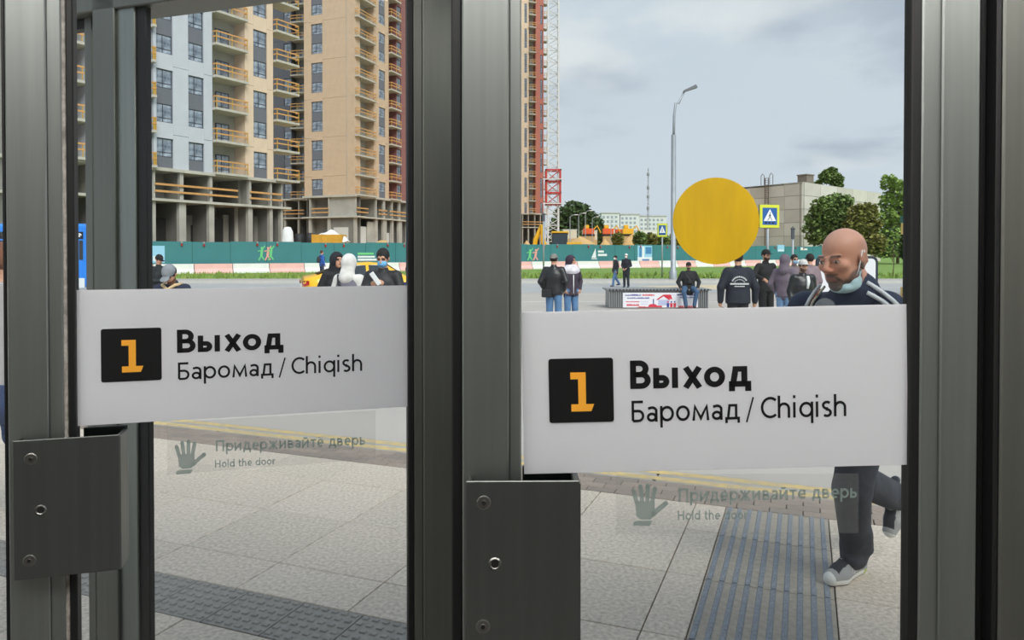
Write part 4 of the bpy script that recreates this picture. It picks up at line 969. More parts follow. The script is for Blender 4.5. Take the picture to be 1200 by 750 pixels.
# plain poles
for px, Y, ytop, lab, r in ((637, 51, 251, 'thin grey pole beside the black leather jacket man', .06), (929, 33, 268, 'thin grey pole with dark cap near the hooded man', .05)):
    b = at(px, HOR, Y); z0 = 0 if Y > 44 else RZ; h = at(px, ytop, Y).z - z0; t = thing('sign_pole', lab, 'pole', (b.x, Y, z0))
    MB().tube((0, 0, 0), (0, 0, h), r, n=8).build('shaft', M_galv, t, smooth=True); MB().lathe([(r * 1.7, h - .45), (r * 1.7, h - .05), (r * 2.4, h), (0, h + .12)], 8).build('cap', M_sk, t)
for i, (px, ytop) in enumerate(((668, 254), (678, 252), (686, 249), (694, 256), (716, 258))):
    Y = 150 + 8 * i; b = at(px, HOR, Y); h = at(px, ytop, Y).z; t = thing('site_lamp_post', 'slim lamp post among the site cabins', 'lamp post', (b.x, Y, .05), 0, 'slim lamp posts on the site')
    MB().tube((0, 0, 0), (0, 0, h), .11, .07, 6).build('pole', M_galv, t); MB().path([(0, 0, h - .1), (.5, 0, h + .3), (1.2, 0, h + .35)], .06, 5).build('arm', M_galv, t); MB().cbox(.9, 1.6, -.15, .15, h + .28, h + .42, .02).build('lamp_head', M_white, t)
# ================================================================ ribbed metal bench with a banner
Yb = 24.0; z = RZ
p0, p1 = at(713, HOR, Yb), at(832, HOR, Yb); bw = p1.x - p0.x; bh = at(770, 338, Yb).z - z
bn = thing('street_bench', 'long box bench of ribbed grey metal with a printed banner', 'bench', (p0.x, Yb, z))
M_rib2 = mat('ribbed_grey_metal', (140, 141, 143), 0.5, .5)
MB().box(.05, bw - .05, .05, 1.15, 0, bh - .08).build('core', M_grey, bn)
n = 46; rb = None
for i in range(n):
    x = .02 + i * (bw - .04) / n
    if rb is None: rb = MB().cbox(0, (bw - .04) / n * .62, 0, .05, .02, bh - .07, .008).build('rib', M_rib2, bn, (x, 0, 0))
    else: inst(rb, bn, (x, 0, 0), name='rib')
for k in range(14):
    d_ = 1.25 / 14
    if k == 0: sl0 = MB().cbox(-.05, bw + .05, 0, d_ * .8, 0, .05, .008).build('seat_slat', M_rib2, bn, (0, -.05, bh - .07))
    else: inst(sl0, bn, (0, -.05 + k * d_, bh - .07), name='seat_slat')
for i in range(30): MB().box(bw * i / 30 + .02, bw * i / 30 + .06, -.07, -.05, bh - .06, bh - .02).build('slat_end', M_dark, bn)
M_ban = mat('banner_white', (228, 226, 232), 0.6); M_bred = mat('banner_red', (206, 44, 66), 0.6); M_bblue = mat('banner_blue', (44, 62, 140), 0.6); M_bpale = mat('banner_pale', (178, 184, 214), 0.6)
bu0, bu1 = at(730, HOR, Yb).x - p0.x, at(818, HOR, Yb).x - p0.x; bz1 = at(770, 343, Yb).z - z; bz0 = at(770, 361.5, Yb).z - z
ban = MB().box(bu0, bu1, -.012, -.004, max(.03, bz0), bz1).build('banner', M_ban, bn)
bp_ = MB()
def bq(a, b, c_, d, m, lift=0): bp_.box(bu0 + (bu1 - bu0) * a, bu0 + (bu1 - bu0) * c_, -.015 - lift, -.0125, bz0 + (bz1 - bz0) * b, bz0 + (bz1 - bz0) * d, m)
def bpoly(P, m): bp_.prism([(bu0 + (bu1 - bu0) * a, bz0 + (bz1 - bz0) * b) for a, b in P], -.018, -.0125, m)
rg = random.Random(5)
for (a, b, c_, d, m) in ((.03, .80, .24, .90, 1), (.26, .80, .42, .90, 0), (.06, .62, .36, .70, 1), (.04, .40, .22, .46, 0), (.05, .16, .22, .28, 0), (.24, .40, .34, .45, 2), (.24, .26, .33, .31, 2), (.20, .06, .34, .14, 0), (.72, .82, .98, .92, 1), (.76, .66, .96, .74, 1), (.74, .06, .98, .2, 0), (.56, .82, .70, .86, 2)):
    x = a
    while x < c_ - .008:
        w = rg.uniform(.008, .02); bq(x, b, min(c_, x + w), d - rg.choice((0, 0, .03)), m); x += w + .004
bpoly([(.44, .55), (.54, .88), (.64, .55), (.61, .55), (.54, .78), (.47, .55)], 0); bpoly([(.54, .88), (.64, .88), (.66, .58), (.60, .66)], 0); bq(.47, .2, .62, .55, 2)
bpoly([(.34, .08), (.34, .2), (.37, .28), (.43, .28), (.46, .18), (.52, .18), (.52, .08)], 0); bq(.40, .28, .415, .6, 1)
for x in (.60, .645, .69):
    bpoly([(x - .015, .08), (x + .015, .08), (x + .018, .34), (x - .018, .34)], 0 if x > .62 else 1); bpoly([(x + .012 * math.cos(t), .42 + .055 * math.sin(t)) for t in [i * .7854 for i in range(8)]], 1 if x > .62 else 0)
pr_ = bp_.build('banner_print', [M_bred, M_bblue, M_bpale], ban)
# ================================================================ white board with rounded dark frame behind the walking man
Yw = 20.0; a, b = at(957, 300, Yw), at(1029, 300, Yw); t = thing('notice_board', 'white board in a dark rounded frame behind the bald man', 'board', (a.x, Yw, RZ)); w = b.x - a.x; z1 = a.z - RZ; z0 = z1 - 1.15
def rrect(x0, x1, z0, z1, q): return [(cx_ + q * math.cos(math.radians(a_ + t_)), cz + q * math.sin(math.radians(a_ + t_))) for cx_, cz, a_ in ((x1 - q, z1 - q, 0), (x0 + q, z1 - q, 90), (x0 + q, z0 + q, 180), (x1 - q, z0 + q, 270)) for t_ in (0, 22, 45, 67, 90)]
M_navy_f = mat('board_frame_navy', (36, 42, 58), 0.5)
MB().prism(rrect(0, w, z0, z1, .16), 0, .08).build('frame', M_navy_f, t); MB().prism(rrect(.07, w - .07, z0 + .07, z1 - .07, .11), -.012, 0).build('face', M_ban, t)
for x in (.25, w - .35): MB().box(x, x + .1, .02, .08, 0, z0 + .05).build('leg', M_navy_f, t)
# ================================================================ pink kiosk and lamp at the right
M_kpink = mat('kiosk_salmon', (222, 160, 146), 0.6, noise=(2, .04)); M_kgreen = mat('kiosk_green', (26, 96, 84), 0.5); M_kyel = mat('kiosk_yellow', (222, 190, 110), 0.6)
Yk = 27.5; a = at(1056, HOR, Yk + 2.6); kt = at(1057, 249, Yk).z - RZ; kz = at(1057, 356, Yk).z - RZ
t = thing('street_kiosk', 'salmon pink kiosk with a green roof edge', 'kiosk', (a.x, Yk, RZ)); w = 4.0
MB().cbox(.1, w - .1, .05, 2.6, .12, kt - .3, .02).build('body', M_kpink, t)
MB().box(0, w, -.02, 2.7, kt - .28, kt).build('roof_edge', M_kgreen, t)
for x in (0, w - .22):
    for y in (-.02, 2.42): MB().cbox(x, x + .22, y, y + .22, kt - .75, kt - .28, .01).build('corner_block', M_kyel, t); MB().cbox(x, x + .22, y, y + .22, .0, .42, .01).build('corner_foot', M_kyel, t)
MB().box(.9, 3.1, .02, .05, 1.1, 2.3).build('hatch', M_grey, t); MB().box(.1, w - .1, .02, 2.6, 0, .14).build('plinth', M_dkgrey, t)
Yq = 12.0; a = at(1150.5, HOR, Yq); h = at(1150, 128, Yq).z
t = thing('path_lamp', 'slim path lamp with a louvred grey head beside the lawn', 'lamp', (a.x, Yq, RZ))
MB().tube((0, 0, 0), (0, 0, h + .2), .03, n=8).build('pole', M_dkhead, t); h -= RZ
MB().cbox(-.2, .2, -.2, .2, h + .10, h + .16, .01).build('cap', M_grey, t)
for k in range(4): MB().box(-.16, .16, -.16, .16, h - .14 + .055 * k, h - .11 + .055 * k).build('louvre', M_white, t)
MB().lathe([(.16, h - .16), (.03, h - .30)], 8).build('cone', M_dkhead, t)
# ================================================================ vehicles
M_taxi = mat('taxi_yellow', (246, 186, 18), 0.3, coat=.6); M_cglass = mat('car_glass', (44, 52, 58), 0.08, spec=.9); M_taill = mat('tail_light_red', (176, 26, 40), 0.2); M_trim = mat('black_trim', (24, 24, 26), 0.5); M_alloy = mat('alloy_wheel', (170, 172, 175), 0.35, .8)
def car(t):
    # stations along the length: x, half width at sill, half width at belt, z sill, z belt, z top, half width top
    S = [(-2.25, .62, .66, .42, .80, .86, .55), (-2.18, .78, .80, .30, .88, .98, .62), (-1.75, .86, .88, .26, .92, 1.06, .66), (-1.30, .88, .90, .24, .93, 1.22, .62), (-.70, .89, .91, .22, .93, 1.42, .58), (0.0, .89, .91, .22, .92, 1.47, .58), (.55, .89, .91, .22, .91, 1.42, .58), (1.15, .88, .90, .24, .90, 1.06, .66), (1.30, .87, .89, .24, .89, .98, .68), (1.85, .84, .86, .26, .84, .88, .66), (2.20, .74, .76, .30, .70, .76, .58), (2.30, .60, .62, .36, .62, .66, .5)]
    b = MB(); rings = []
    for x, ws, wb_, zs, zb_, zt_, wt in S:
        prof_ = [(-ws * .8, zs - .04), (-ws, zs + .05), (-wb_ * 1.01, (zs + zb_) / 2), (-wb_, zb_), (-(wb_ + wt) / 2, (zb_ + zt_) / 2), (-wt, zt_ - .02), (-wt * .5, zt_ + .02)]
        prof_ += [(-y, z_) for y, z_ in prof_[::-1]]; rings.append([(x, y, z_) for y, z_ in prof_])
    n = len(rings[0])
    for r_ in rings: b.v += r_
    for i in range(len(rings) - 1):
        for k in range(n): b.f.append((i * n + k, (i + 1) * n + k, (i + 1) * n + (k + 1) % n, i * n + (k + 1) % n)); b.m.append(0)
    b.f += [tuple(range(n)), tuple(range(len(rings) * n - 1, (len(rings) - 1) * n - 1, -1))]; b.m += [0, 0]
    body_ = b.build('body', M_taxi, t, smooth=True)
    def side(x, f, sgn, off=.012):     # a point on the cabin side at height fraction f between belt and roof
        for i in range(len(S) - 1):
            if S[i][0] <= x <= S[i + 1][0]:
                q = (x - S[i][0]) / (S[i + 1][0] - S[i][0]); v = [S[i][j] + q * (S[i + 1][j] - S[i][j]) for j in range(7)]; break
        y = v[2] + (v[6] - v[2]) * f; return (x, sgn * (y + off), v[4] + (v[5] - v[4]) * f + .004)
    for sg in (-1, 1):
        for x0, x1, x2, x3 in ((-1.35, -.15, -.15, -.75), (-.05, .98, .48, -.05)):
            P = [side(x0, .12, sg), side((x0 + x1) / 2, .10, sg), side(x1, .12, sg), side(x2, .84, sg), side((x2 + x3) / 2, .88, sg), side(x3, .84, sg)]
            Q = [(p[0], p[1] - sg * .012, p[2]) for p in P]
            mb = MB(); mb.add(P + Q, [tuple(range(6)) if sg < 0 else tuple(range(5, -1, -1))] + [(i, (i + 1) % 6, 6 + (i + 1) % 6, 6 + i) for i in range(6)]); mb.build('side_window', M_cglass, t)
        mb = MB(); P = [(-2.235, sg * .50, .66), (-2.20, sg * .80, .68), (-2.06, sg * .87, .72), (-2.06, sg * .87, .86), (-2.22, sg * .80, .86), (-2.245, sg * .50, .82)]; mb.add([(p[0] - .03, p[1] * 1.01, p[2]) for p in P], [tuple(range(6))]); mb.add([(p[0], p[1] * .97, p[2]) for p in P], [tuple(range(5, -1, -1))]); mb.build('tail_light', M_taill, t)
        for x in (-1.38, 1.38):
            wh = MB().tube((x, sg * .70, .32), (x, sg * .92, .32), .32, n=20).build('wheel', M_tyre, t); MB().tube((x, sg * .90, .32), (x, sg * .925, .32), .20, .18, n=14).build('hub', M_alloy, wh)
            MB().tube((x, sg * .60, .34), (x, sg * .905, .34), .40, n=20).build('wheel_arch', M_trim, t)
        for x in (-.45, .6): MB().cbox(x, x + .16, sg * .915 - .012, sg * .915 + .012, .76, .79, .004).build('door_handle', M_trim, t)
        MB().cbox(.75, .95, sg * .98 - .1, sg * .98 + .1, .95, 1.1, .03).build('mirror', M_taxi, t)
        mb = MB()
        for i, (xx, zz_) in enumerate([(a_, b_) for a_ in range(8) for b_ in range(2)]):
            if (xx + zz_) % 2 == 0: mb.box(-.75 + xx * .1, -.65 + xx * .1, sg * .922 - .004, sg * .922 + .004, .60 + zz_ * .09, .69 + zz_ * .09)
        mb.build('chequer_stripe', M_sw, t)
        mb = MB(); mb.prism([(-1.62, .52), (-1.2, .56), (-1.05, .80), (-1.5, .84)], sg * .895 - .012, sg * .895 + .012); mb.build('white_decal', M_sw, t)
    mb = MB(); mb.add([(-1.78, -.60, 1.08), (-1.78, .60, 1.08), (-.82, .54, 1.415), (-.82, -.54, 1.415)], [(0, 3, 2, 1)]); mb.add([(-1.74, -.58, 1.04), (-1.74, .58, 1.04), (-.80, .52, 1.38), (-.80, -.52, 1.38)], [(0, 1, 2, 3)]); mb.build('rear_window', M_cglass, t)
    mb = MB(); mb.add([(1.16, -.62, 1.06), (1.16, .62, 1.06), (.60, .54, 1.42), (.60, -.54, 1.42)], [(0, 1, 2, 3)]); mb.add([(1.12, -.6, 1.02), (1.12, .6, 1.02), (.56, .52, 1.38), (.56, -.52, 1.38)], [(0, 3, 2, 1)]); mb.build('windscreen', M_cglass, t)
    MB().cbox(-2.29, -2.22, -.26, .26, .62, .74, .01).build('number_plate', M_sw, t)
Yt = 25.5; c = at(424, HOR, Yt)
tx = thing('taxi', 'yellow taxi saloon on the road behind the hooded men', 'car', (c.x, Yt + .9, RZ), math.radians(20)); car(tx)
# blue bus waiting at the left
M_bus = mat('bus_blue', (36, 128, 226), 0.35, coat=.4); M_busg = mat('bus_glass', (40, 42, 46), 0.12, spec=.8); M_busw = mat('bus_white', (214, 220, 224), 0.5)
Yu = 31.0; a = at(99, HOR, Yu)
bs = thing('city_bus', 'blue bus with dark windows and white lettering beyond the steel posts', 'bus', (a.x - 10.5, Yu, RZ)); L_ = 10.5
zt = at(90, 262, Yu).z - RZ; zw1 = at(90, 280.5, Yu).z - RZ; zw0 = at(90, 304.5, Yu).z - RZ; zs1 = at(90, 271, Yu).z - RZ
MB().cbox(0, L_, 0, 2.5, .35, zt, .12).build('body', M_bus, bs)
MB().box(.15, L_ - .05, -.015, .0, zs1 - .32, zs1 - .02).build('lettering_band', M_trim, bs)
mb = MB()
for k in range(7): text_mb('pe', .35 + k * 1.45, zs1 - .24, .55, .22, .17, -.018, mb=mb)
text_mb('pe', L_ - .60, zs1 - .24, .5, .22, .17, -.018, mb=mb)
mb.build('lettering', M_sw, bs)
for k in range(6): MB().cbox(.25 + k * 1.68, 1.83 + k * 1.68, -.02, .0, zw0, zw1 - .05, .008).build('window', M_busg, bs)
MB().cbox(L_ - .22, L_ - .06, -.02, .0, zw0, zw1 - .05, .008).build('window', M_busg, bs)
for x in (2.2, 8.2):
    for y in (-.02, 2.22): MB().tube((x, y, .48), (x, y + .3, .48), .48, n=20).build('wheel', M_tyre, bs)
MB().box(0, L_, -.012, 0, .35, .75).build('skirt', M_busw, bs)
# ================================================================ people: one smooth skin grown over a posed skeleton
V3 = lambda *a: np.array(a, float)
def surface_net(D, xs, ys, zs):
    """closed quad surface of the zero level of D on a rectilinear grid"""
    S = D < 0; nx, ny, nz = D.shape
    cnt = np.zeros((nx - 1, ny - 1, nz - 1)); acc = np.zeros((nx - 1, ny - 1, nz - 1, 3))
    def edge(ax):
        a = [slice(None)] * 3; b = [slice(None)] * 3; a[ax] = slice(None, -1); b[ax] = slice(1, None)
        d0, d1 = D[tuple(a)], D[tuple(b)]; m = S[tuple(a)] != S[tuple(b)]
        I = np.argwhere(m); t = d0[m] / (d0[m] - d1[m]); G = (xs, ys, zs); P = np.stack([G[k][I[:, k]] for k in range(3)], 1)
        P[:, ax] += t * (G[ax][I[:, ax] + 1] - G[ax][I[:, ax]]); return I, P, S[tuple(a)][m]
    E = [edge(k) for k in range(3)]
    for ax, (I, P, _) in enumerate(E):
        o = [k for k in range(3) if k != ax]
        for da in (0, -1):
            for db in (0, -1):
                J = I.copy(); J[:, o[0]] += da; J[:, o[1]] += db
                ok = (J >= 0).all(1) & (J[:, 0] < nx - 1) & (J[:, 1] < ny - 1) & (J[:, 2] < nz - 1); J = J[ok]
                np.add.at(cnt, (J[:, 0], J[:, 1], J[:, 2]), 1); np.add.at(acc, (J[:, 0], J[:, 1], J[:, 2]), P[ok])
    idx = -np.ones(cnt.shape, int); m = cnt > 0; idx[m] = np.arange(m.sum()); verts = acc[m] / cnt[m][:, None]
    quads = []
    for ax, (I, P, ins) in enumerate(E):
        o = [(ax + 1) % 3, (ax + 2) % 3]
        ok = (I[:, o[0]] > 0) & (I[:, o[1]] > 0) & (I[:, o[0]] < cnt.shape[o[0]]) & (I[:, o[1]] < cnt.shape[o[1]]); I = I[ok]; s_ = ins[ok]
        def cell(a, b):
            J = I.copy(); J[:, o[0]] += a; J[:, o[1]] += b; return idx[J[:, 0], J[:, 1], J[:, 2]]
        q = np.stack([cell(-1, -1), cell(0, -1), cell(0, 0), cell(-1, 0)], 1); q[~s_] = q[~s_][:, ::-1]; quads.append(q)
    q = np.concatenate(quads); return verts, q[(q >= 0).all(1)]
class Body:
    def __init__(s): s.p = []
    def cap(s, a, b, ra, rb, m, fy=1.0, zmin=None, k=.02, yaw=0.0):
        s.p.append(('c', V3(*a), V3(*b), ra, rb, m, fy, zmin, k, yaw)); return s
    def ell(s, c, r, m, R=None, k=.02, cut=False):
        s.p.append(('e', V3(*c), V3(*r), None, None, m, R, cut, k, 0)); return s
    def mesh(s, res, fine=None, fres=None, pad=.03):
        lo = np.full(3, 9e9); hi = -lo; bb = []
        for p in s.p:
            if p[0] == 'c': r = max(p[3], p[4]); a, b = np.minimum(p[1], p[2]) - r, np.maximum(p[1], p[2]) + r
            else: r = p[2].max() if p[6] is not None else p[2]; a, b = p[1] - r, p[1] + r
            bb.append((a, b))
            if not (p[0] == 'e' and p[7]): lo = np.minimum(lo, a); hi = np.maximum(hi, b)
        G = []
        for k in range(3):
            c = [lo[k] - pad]
            while c[-1] < hi[k] + pad:
                st = res if fine is None or not (fine[0][k] < c[-1] < fine[1][k]) else fres
                c.append(c[-1] + st)
            G.append(np.array(c))
        xs, ys, zs = G; D = np.full((len(xs), len(ys), len(zs)), .25); best = np.full(D.shape, 1.0); T = np.zeros(D.shape, np.int16)
        for p, (a, b) in zip(s.p, bb):
            k = p[8]; mg = .05 + 2 * k
            sl = tuple(slice(max(0, np.searchsorted(g, a[i] - mg) - 1), np.searchsorted(g, b[i] + mg) + 1) for i, g in enumerate(G))
            X, Y, Z = np.meshgrid(xs[sl[0]], ys[sl[1]], zs[sl[2]], indexing='ij')
            if p[0] == 'c':
                A, B, ra, rb, m, fy, zmin, k, yaw = p[1:]
                cy, sy = math.cos(yaw), math.sin(yaw); d = B - A; L2 = d @ d + 1e-12
                x, y, z = X - A[0], Y - A[1], Z - A[2]
                t = np.clip((x * d[0] + y * d[1] + z * d[2]) / L2, 0, 1); x = x - t * d[0]; y = y - t * d[1]; z = z - t * d[2]
                if fy != 1.0: u = cy * x + sy * y; v = (-sy * x + cy * y) / fy; x, y = u, v
                q = np.sqrt(x * x + y * y + z * z); r = ra + (rb - ra) * t; dd = (q - r) * (fy if fy < 1 else 1) if fy != 1.0 else q - r
                if zmin is not None: dd = np.maximum(dd, zmin - Z)
            else:
                c, r, m, R, cut, k = p[1], p[2], p[5], p[6], p[7], p[8]
                x, y, z = X - c[0], Y - c[1], Z - c[2]
                if R is not None: x, y, z = R[0][0] * x + R[1][0] * y + R[2][0] * z, R[0][1] * x + R[1][1] * y + R[2][1] * z, R[0][2] * x + R[1][2] * y + R[2][2] * z
                k0 = np.sqrt((x / r[0]) ** 2 + (y / r[1]) ** 2 + (z / r[2]) ** 2); k1 = np.sqrt((x / r[0] ** 2) ** 2 + (y / r[1] ** 2) ** 2 + (z / r[2] ** 2) ** 2) + 1e-9; dd = k0 * (k0 - 1) / k1
            O = D[sl]
            if p[0] == 'e' and p[7]:
                h = np.clip(.5 - .5 * (O + dd) / k, 0, 1); D[sl] = O + (-dd - O) * h + k * h * (1 - h)
            else:
                h = np.clip(.5 + .5 * (O - dd) / k, 0, 1); D[sl] = O + (dd - O) * h - k * h * (1 - h)
                w = dd < best[sl]; bs_ = best[sl]; bs_[w] = dd[w]; best[sl] = bs_; tt = T[sl]; tt[w] = m; T[sl] = tt
        v, q = surface_net(D, xs, ys, zs); fc = v[q].mean(1)
        ii = [np.clip(np.searchsorted(G[i], fc[:, i]) - 1, 0, len(G[i]) - 2) for i in range(3)]
        ii = [np.where(np.abs(G[i][ii[i] + 1] - fc[:, i]) < np.abs(G[i][ii[i]] - fc[:, i]), ii[i] + 1, ii[i]) for i in range(3)]
        return v, q, T[ii[0], ii[1], ii[2]], fc
def mesh_obj(name, v, q, mi, mats, parent=None, extra=None, smooth=True):
    V = [tuple(p) for p in v]; Fq = [tuple(map(int, f)) for f in q]; mi = list(map(int, mi))
    if extra: n = len(V); V += extra.v; Fq += [tuple(i + n for i in f) for f in extra.f]; mi += extra.m
    me = bpy.data.meshes.new(name); me.from_pydata(V, [], Fq)
    for m in mats: me.materials.append(m)
    me.polygons.foreach_set('material_index', mi)
    if smooth: me.polygons.foreach_set('use_smooth', [True] * len(me.polygons))
    me.update(); o = bpy.data.objects.new(name, me); COL.objects.link(o); o.parent = parent; return o
def fingers(mb, wrist, fwd, side, curl, m, s=1.0):
    """four fingers and a thumb rooted in the palm; curl bends them towards 'curl' direction"""
    w, f, sd_, cu = (Vector(x) for x in (wrist, fwd, side, curl)); f.normalize(); sd_.normalize(); cu.normalize()
    for i, L in enumerate((.070, .080, .075, .058)):
        b = w + f * .085 * s + sd_ * ((i - 1.5) * .019 * s); p1 = b + (f * .8 + cu * .35).normalized() * L * .45 * s; p2 = p1 + (f * .35 + cu * .9).normalized() * L * .35 * s; p3 = p2 + (cu - f * .1).normalized() * L * .25 * s
        mb.path([w + f * .05 * s + sd_ * ((i - 1.5) * .016 * s), b, p1, p2, p3], [.0095 * s, .0098 * s, .009 * s, .008 * s, .006 * s], 6, m)
    b = w + f * .03 * s - sd_ * .036 * s; mb.path([w + f * .02 * s - sd_ * .02 * s, b, b + (f * .7 - sd_ * .5 + cu * .3).normalized() * .034 * s, b + (f * .9 - sd_ * .2 + cu * .6).normalized() * .062 * s], [.012 * s, .012 * s, .0105 * s, .008 * s], 6, m)
PM = {}
def pmat(rgb, rough=.8, key=''):
    k = (rgb, rough, key)
    if k not in PM: PM[k] = mat('cloth_%02d' % len(PM), rgb, rough, noise=(9, .16), bump=(14, .35, .02))
    return PM[k]
SKIN = pmat((198, 148, 122), .55, 'skin'); DARK = pmat((38, 32, 30), .7, 'dark'); LIP = pmat((160, 100, 88), .6, 'lip')
def headR(yaw, pitch=0.0, roll=0.0): return np.array((Matrix.Rotation(yaw, 3, 'Z') @ Matrix.Rotation(pitch, 3, 'X') @ Matrix.Rotation(roll, 3, 'Y')))
def person(label, px, Y, yaw, jacket, trousers, height=1.75, z=None, gear=None, gear_c=(60, 60, 64), hair=(36, 30, 28), skin=None, beard=None, mask=None, pose=None, bulk=1.0, hem=.84, head_yaw=0.0, head_pitch=0.0, shoes=(50, 50, 54), jrough=.8, grp=None, extras=None, res=None, accent=None, x=None):
    z = RZ if z is None else z; res = res or min(.034, max(.017, Y * .0016)); fres = max(.0075, min(.02, Y * .0008))
    b0 = at(px, HOR, Y) if x is None else Vector((x, Y, 0)); s = height / 1.75
    t = thing('person', label, 'person', (b0.x, Y, z), yaw, grp); t.scale = (s, s, s)
    J = dict(pel=(0, 0, .95), chest=(0, 0, 1.26), neck=(0, .01, 1.47), head=(0, -.015, 1.635), shL=(.185, 0, 1.405), shR=(-.185, 0, 1.405), elL=(.25, .03, 1.14), elR=(-.25, .03, 1.14), wrL=(.25, -.06, .90), wrR=(-.25, -.06, .90),
             hipL=(.09, 0, .92), hipR=(-.09, 0, .92), knL=(.10, -.025, .50), knR=(-.10, -.025, .50), anL=(.11, .02, .09), anR=(-.11, .02, .09), footyaw=0.0)
    J.update(pose or {}); B = Body(); mats = [pmat(jacket, jrough, 'j'), pmat(trousers, .85, 't'), skin or SKIN, pmat(shoes, .7, 's'), pmat(hair, .8, 'h'), DARK, pmat(beard or (60, 50, 46), .9, 'b'), pmat(accent or jacket, .8, 'a')]
    pel, ch, nk, hd = (V3(*J[k]) for k in ('pel', 'chest', 'neck', 'head')); q = bulk
    B.cap(pel + V3(0, 0, .02), ch, .170 * q, .190 * q, 0, fy=.68, zmin=None); B.cap(ch, nk - V3(0, 0, .09), .185 * q, .10, 0, fy=.70)
    B.cap(V3(*J['shL']) - V3(.03, 0, .01), V3(*J['shR']) + V3(.03, 0, -.01), .075 * q, .075 * q, 0)
    B.cap((pel[0], pel[1], hem - .06), (pel[0], pel[1], pel[2] + .06), .188 * q, .180 * q, 0, fy=.70, zmin=hem if not pose or 'hipL' not in pose else None, k=.006)
    B.cap(nk - V3(0, 0, .05), nk + V3(0, .0, .0), .084, .070, 0, k=.01); B.cap(nk - V3(0, 0, .02), hd - V3(0, -.02, .06), .056, .055, 2)
    for S_ in 'LR':
        B.cap(J['sh' + S_], J['el' + S_], .068 * q, .058 * q, 0); B.cap(J['el' + S_], J['wr' + S_], .057 * q, .044 * q, 0)
        w, e = V3(*J['wr' + S_]), V3(*J['el' + S_]); d = (w - e) / np.linalg.norm(w - e)
        B.cap(w + d * .02, w + d * .075, .030, .034, 2, k=.008)
        B.cap(J['hip' + S_], J['kn' + S_], .098, .074, 1); B.cap(J['kn' + S_], V3(*J['an' + S_]) + V3(0, 0, .01), .074, .064, 1)
        a = V3(*J['an' + S_]); fy_ = J['footyaw']; fd = V3(math.sin(fy_), -math.cos(fy_), 0)
        B.cap(a + fd * -.03 + V3(0, 0, -.045), a + fd * .15 + V3(0, 0, -.055), .045, .038, 3, k=.008)
    B.cap(J['hipL'], J['hipR'], .11, .11, 1)
    Rm = headR(head_yaw, head_pitch); H = lambda *p: hd + Rm @ V3(*p)
    B.ell(H(0, .012, .03), (.076, .096, .090), 2, Rm, .015); B.ell(H(0, -.02, -.035), (.060, .072, .082), 2, Rm, .02); B.ell(H(0, -.06, -.092), (.028, .028, .024), 2, Rm, .015)
    B.cap(H(0, -.088, .012), H(0, -.112, -.026), .009, .015, 2, k=.008); B.cap(H(-.04, -.082, .026), H(.04, -.082, .026), .012, .012, 2, k=.01)
    for sx in (-1, 1): B.ell(H(sx * .078, .012, -.008), (.011, .02, .032), 2, Rm, .006)
    lo, hi = hd - .17, hd + .16
    v, f, mi, fc = B.mesh(res, (lo, hi), fres)
    loc = (fc - hd) @ Rm                                     # head coordinates of each face
    hm = (mi == 2) & (np.abs(fc - hd).max(1) < .2) & (loc[:, 2] > -.14)
    X, Y_, Z = loc[:, 0], loc[:, 1], loc[:, 2]; front = Y_ < -.045
    mi = np.where(hm & front & (np.abs(np.abs(X) - .032) < .016) & (np.abs(Z - .006) < .009), 5, mi); mi = np.where(hm & front & (np.abs(np.abs(X) - .034) < .022) & (np.abs(Z - .027) < .006), 4, mi)
    mi = np.where(hm & front & (np.abs(X) < .024) & (np.abs(Z + .062) < .006), 6 if beard else 5, mi)
    if beard: mi = np.where(hm & (Y_ < .01) & (Z < -.058 + .55 * np.maximum(0, np.abs(X) - .03)) & (Z > -.118) & ~((np.abs(X) < .022) & (np.abs(Z + .062) < .006)), 6, mi)
    if gear != 'bald': mi = np.where(hm & (Z > .055) | hm & (Y_ > .03) & (Z > -.04), 4, mi)
    ex = MB()
    for S_, sg in (('L', 1), ('R', -1)):
        w, e = Vector(J['wr' + S_]), Vector(J['el' + S_]); d = (w - e).normalized(); side = Vector((0, -1, 0)) if abs(d.y) < .7 else Vector((-sg, 0, 0))
        cu = Vector((-sg, 0, 0)) if abs(d.y) < .7 else Vector((0, 0, -1)); fingers(ex, w, d, -side, cu, 2, .95)
    body_ = mesh_obj('body', v, f, mi, mats, t, ex)
    # headwear and hair
    def shell(nm, build, m, r=None):
        C = Body(); build(C); v2, f2, mi2, _ = C.mesh(r or fres * 1.1, pad=.012); return mesh_obj(nm, v2, f2, mi2 * 0, [m], t)
    gm = pmat(gear_c, .85, 'g')
    if gear == 'hood': shell('hood', lambda C: (C.ell(H(0, .018, .012), (.108, .128, .136), 0, Rm), C.cap(H(0, .05, -.10), nk + V3(0, .05, -.04), .10, .12, 0, k=.03), C.ell(H(0, -.118, -.022), (.072, .085, .108), 0, Rm, .012, True), C.ell(H(0, -.02, -.02), (.070, .09, .10), 0, Rm, .008, True)), gm)
    elif gear in ('cap', 'cap_back'):
        sg = -1 if gear == 'cap' else 1
        shell('cap', lambda C: (C.ell(H(0, .012, .045), (.086, .107, .090), 0, Rm), C.ell(H(0, .0, -.060), (.16, .2, .085), 0, Rm, .006, True), C.ell(H(0, sg * .125, .034), (.066, .062, .010), 0, Rm, .01)), gm)
        mi_h = 1
    if gear in ('hair', 'cap', 'cap_back') or gear is None:
        zc_ = .0 if gear not in ('cap', 'cap_back') else -.0
        shell('hair', lambda C: (C.ell(H(0, .022, .038 if gear in ('hair', None) else .02), (.087, .102, .102 if gear in ('hair', None) else .075), 0, Rm), C.ell(H(0, -.105, -.055), (.10, .09, .115), 0, Rm, .012, True), C.ell(H(0, .0, -.16), (.15, .2, .09), 0, Rm, .01, True)), mats[4])
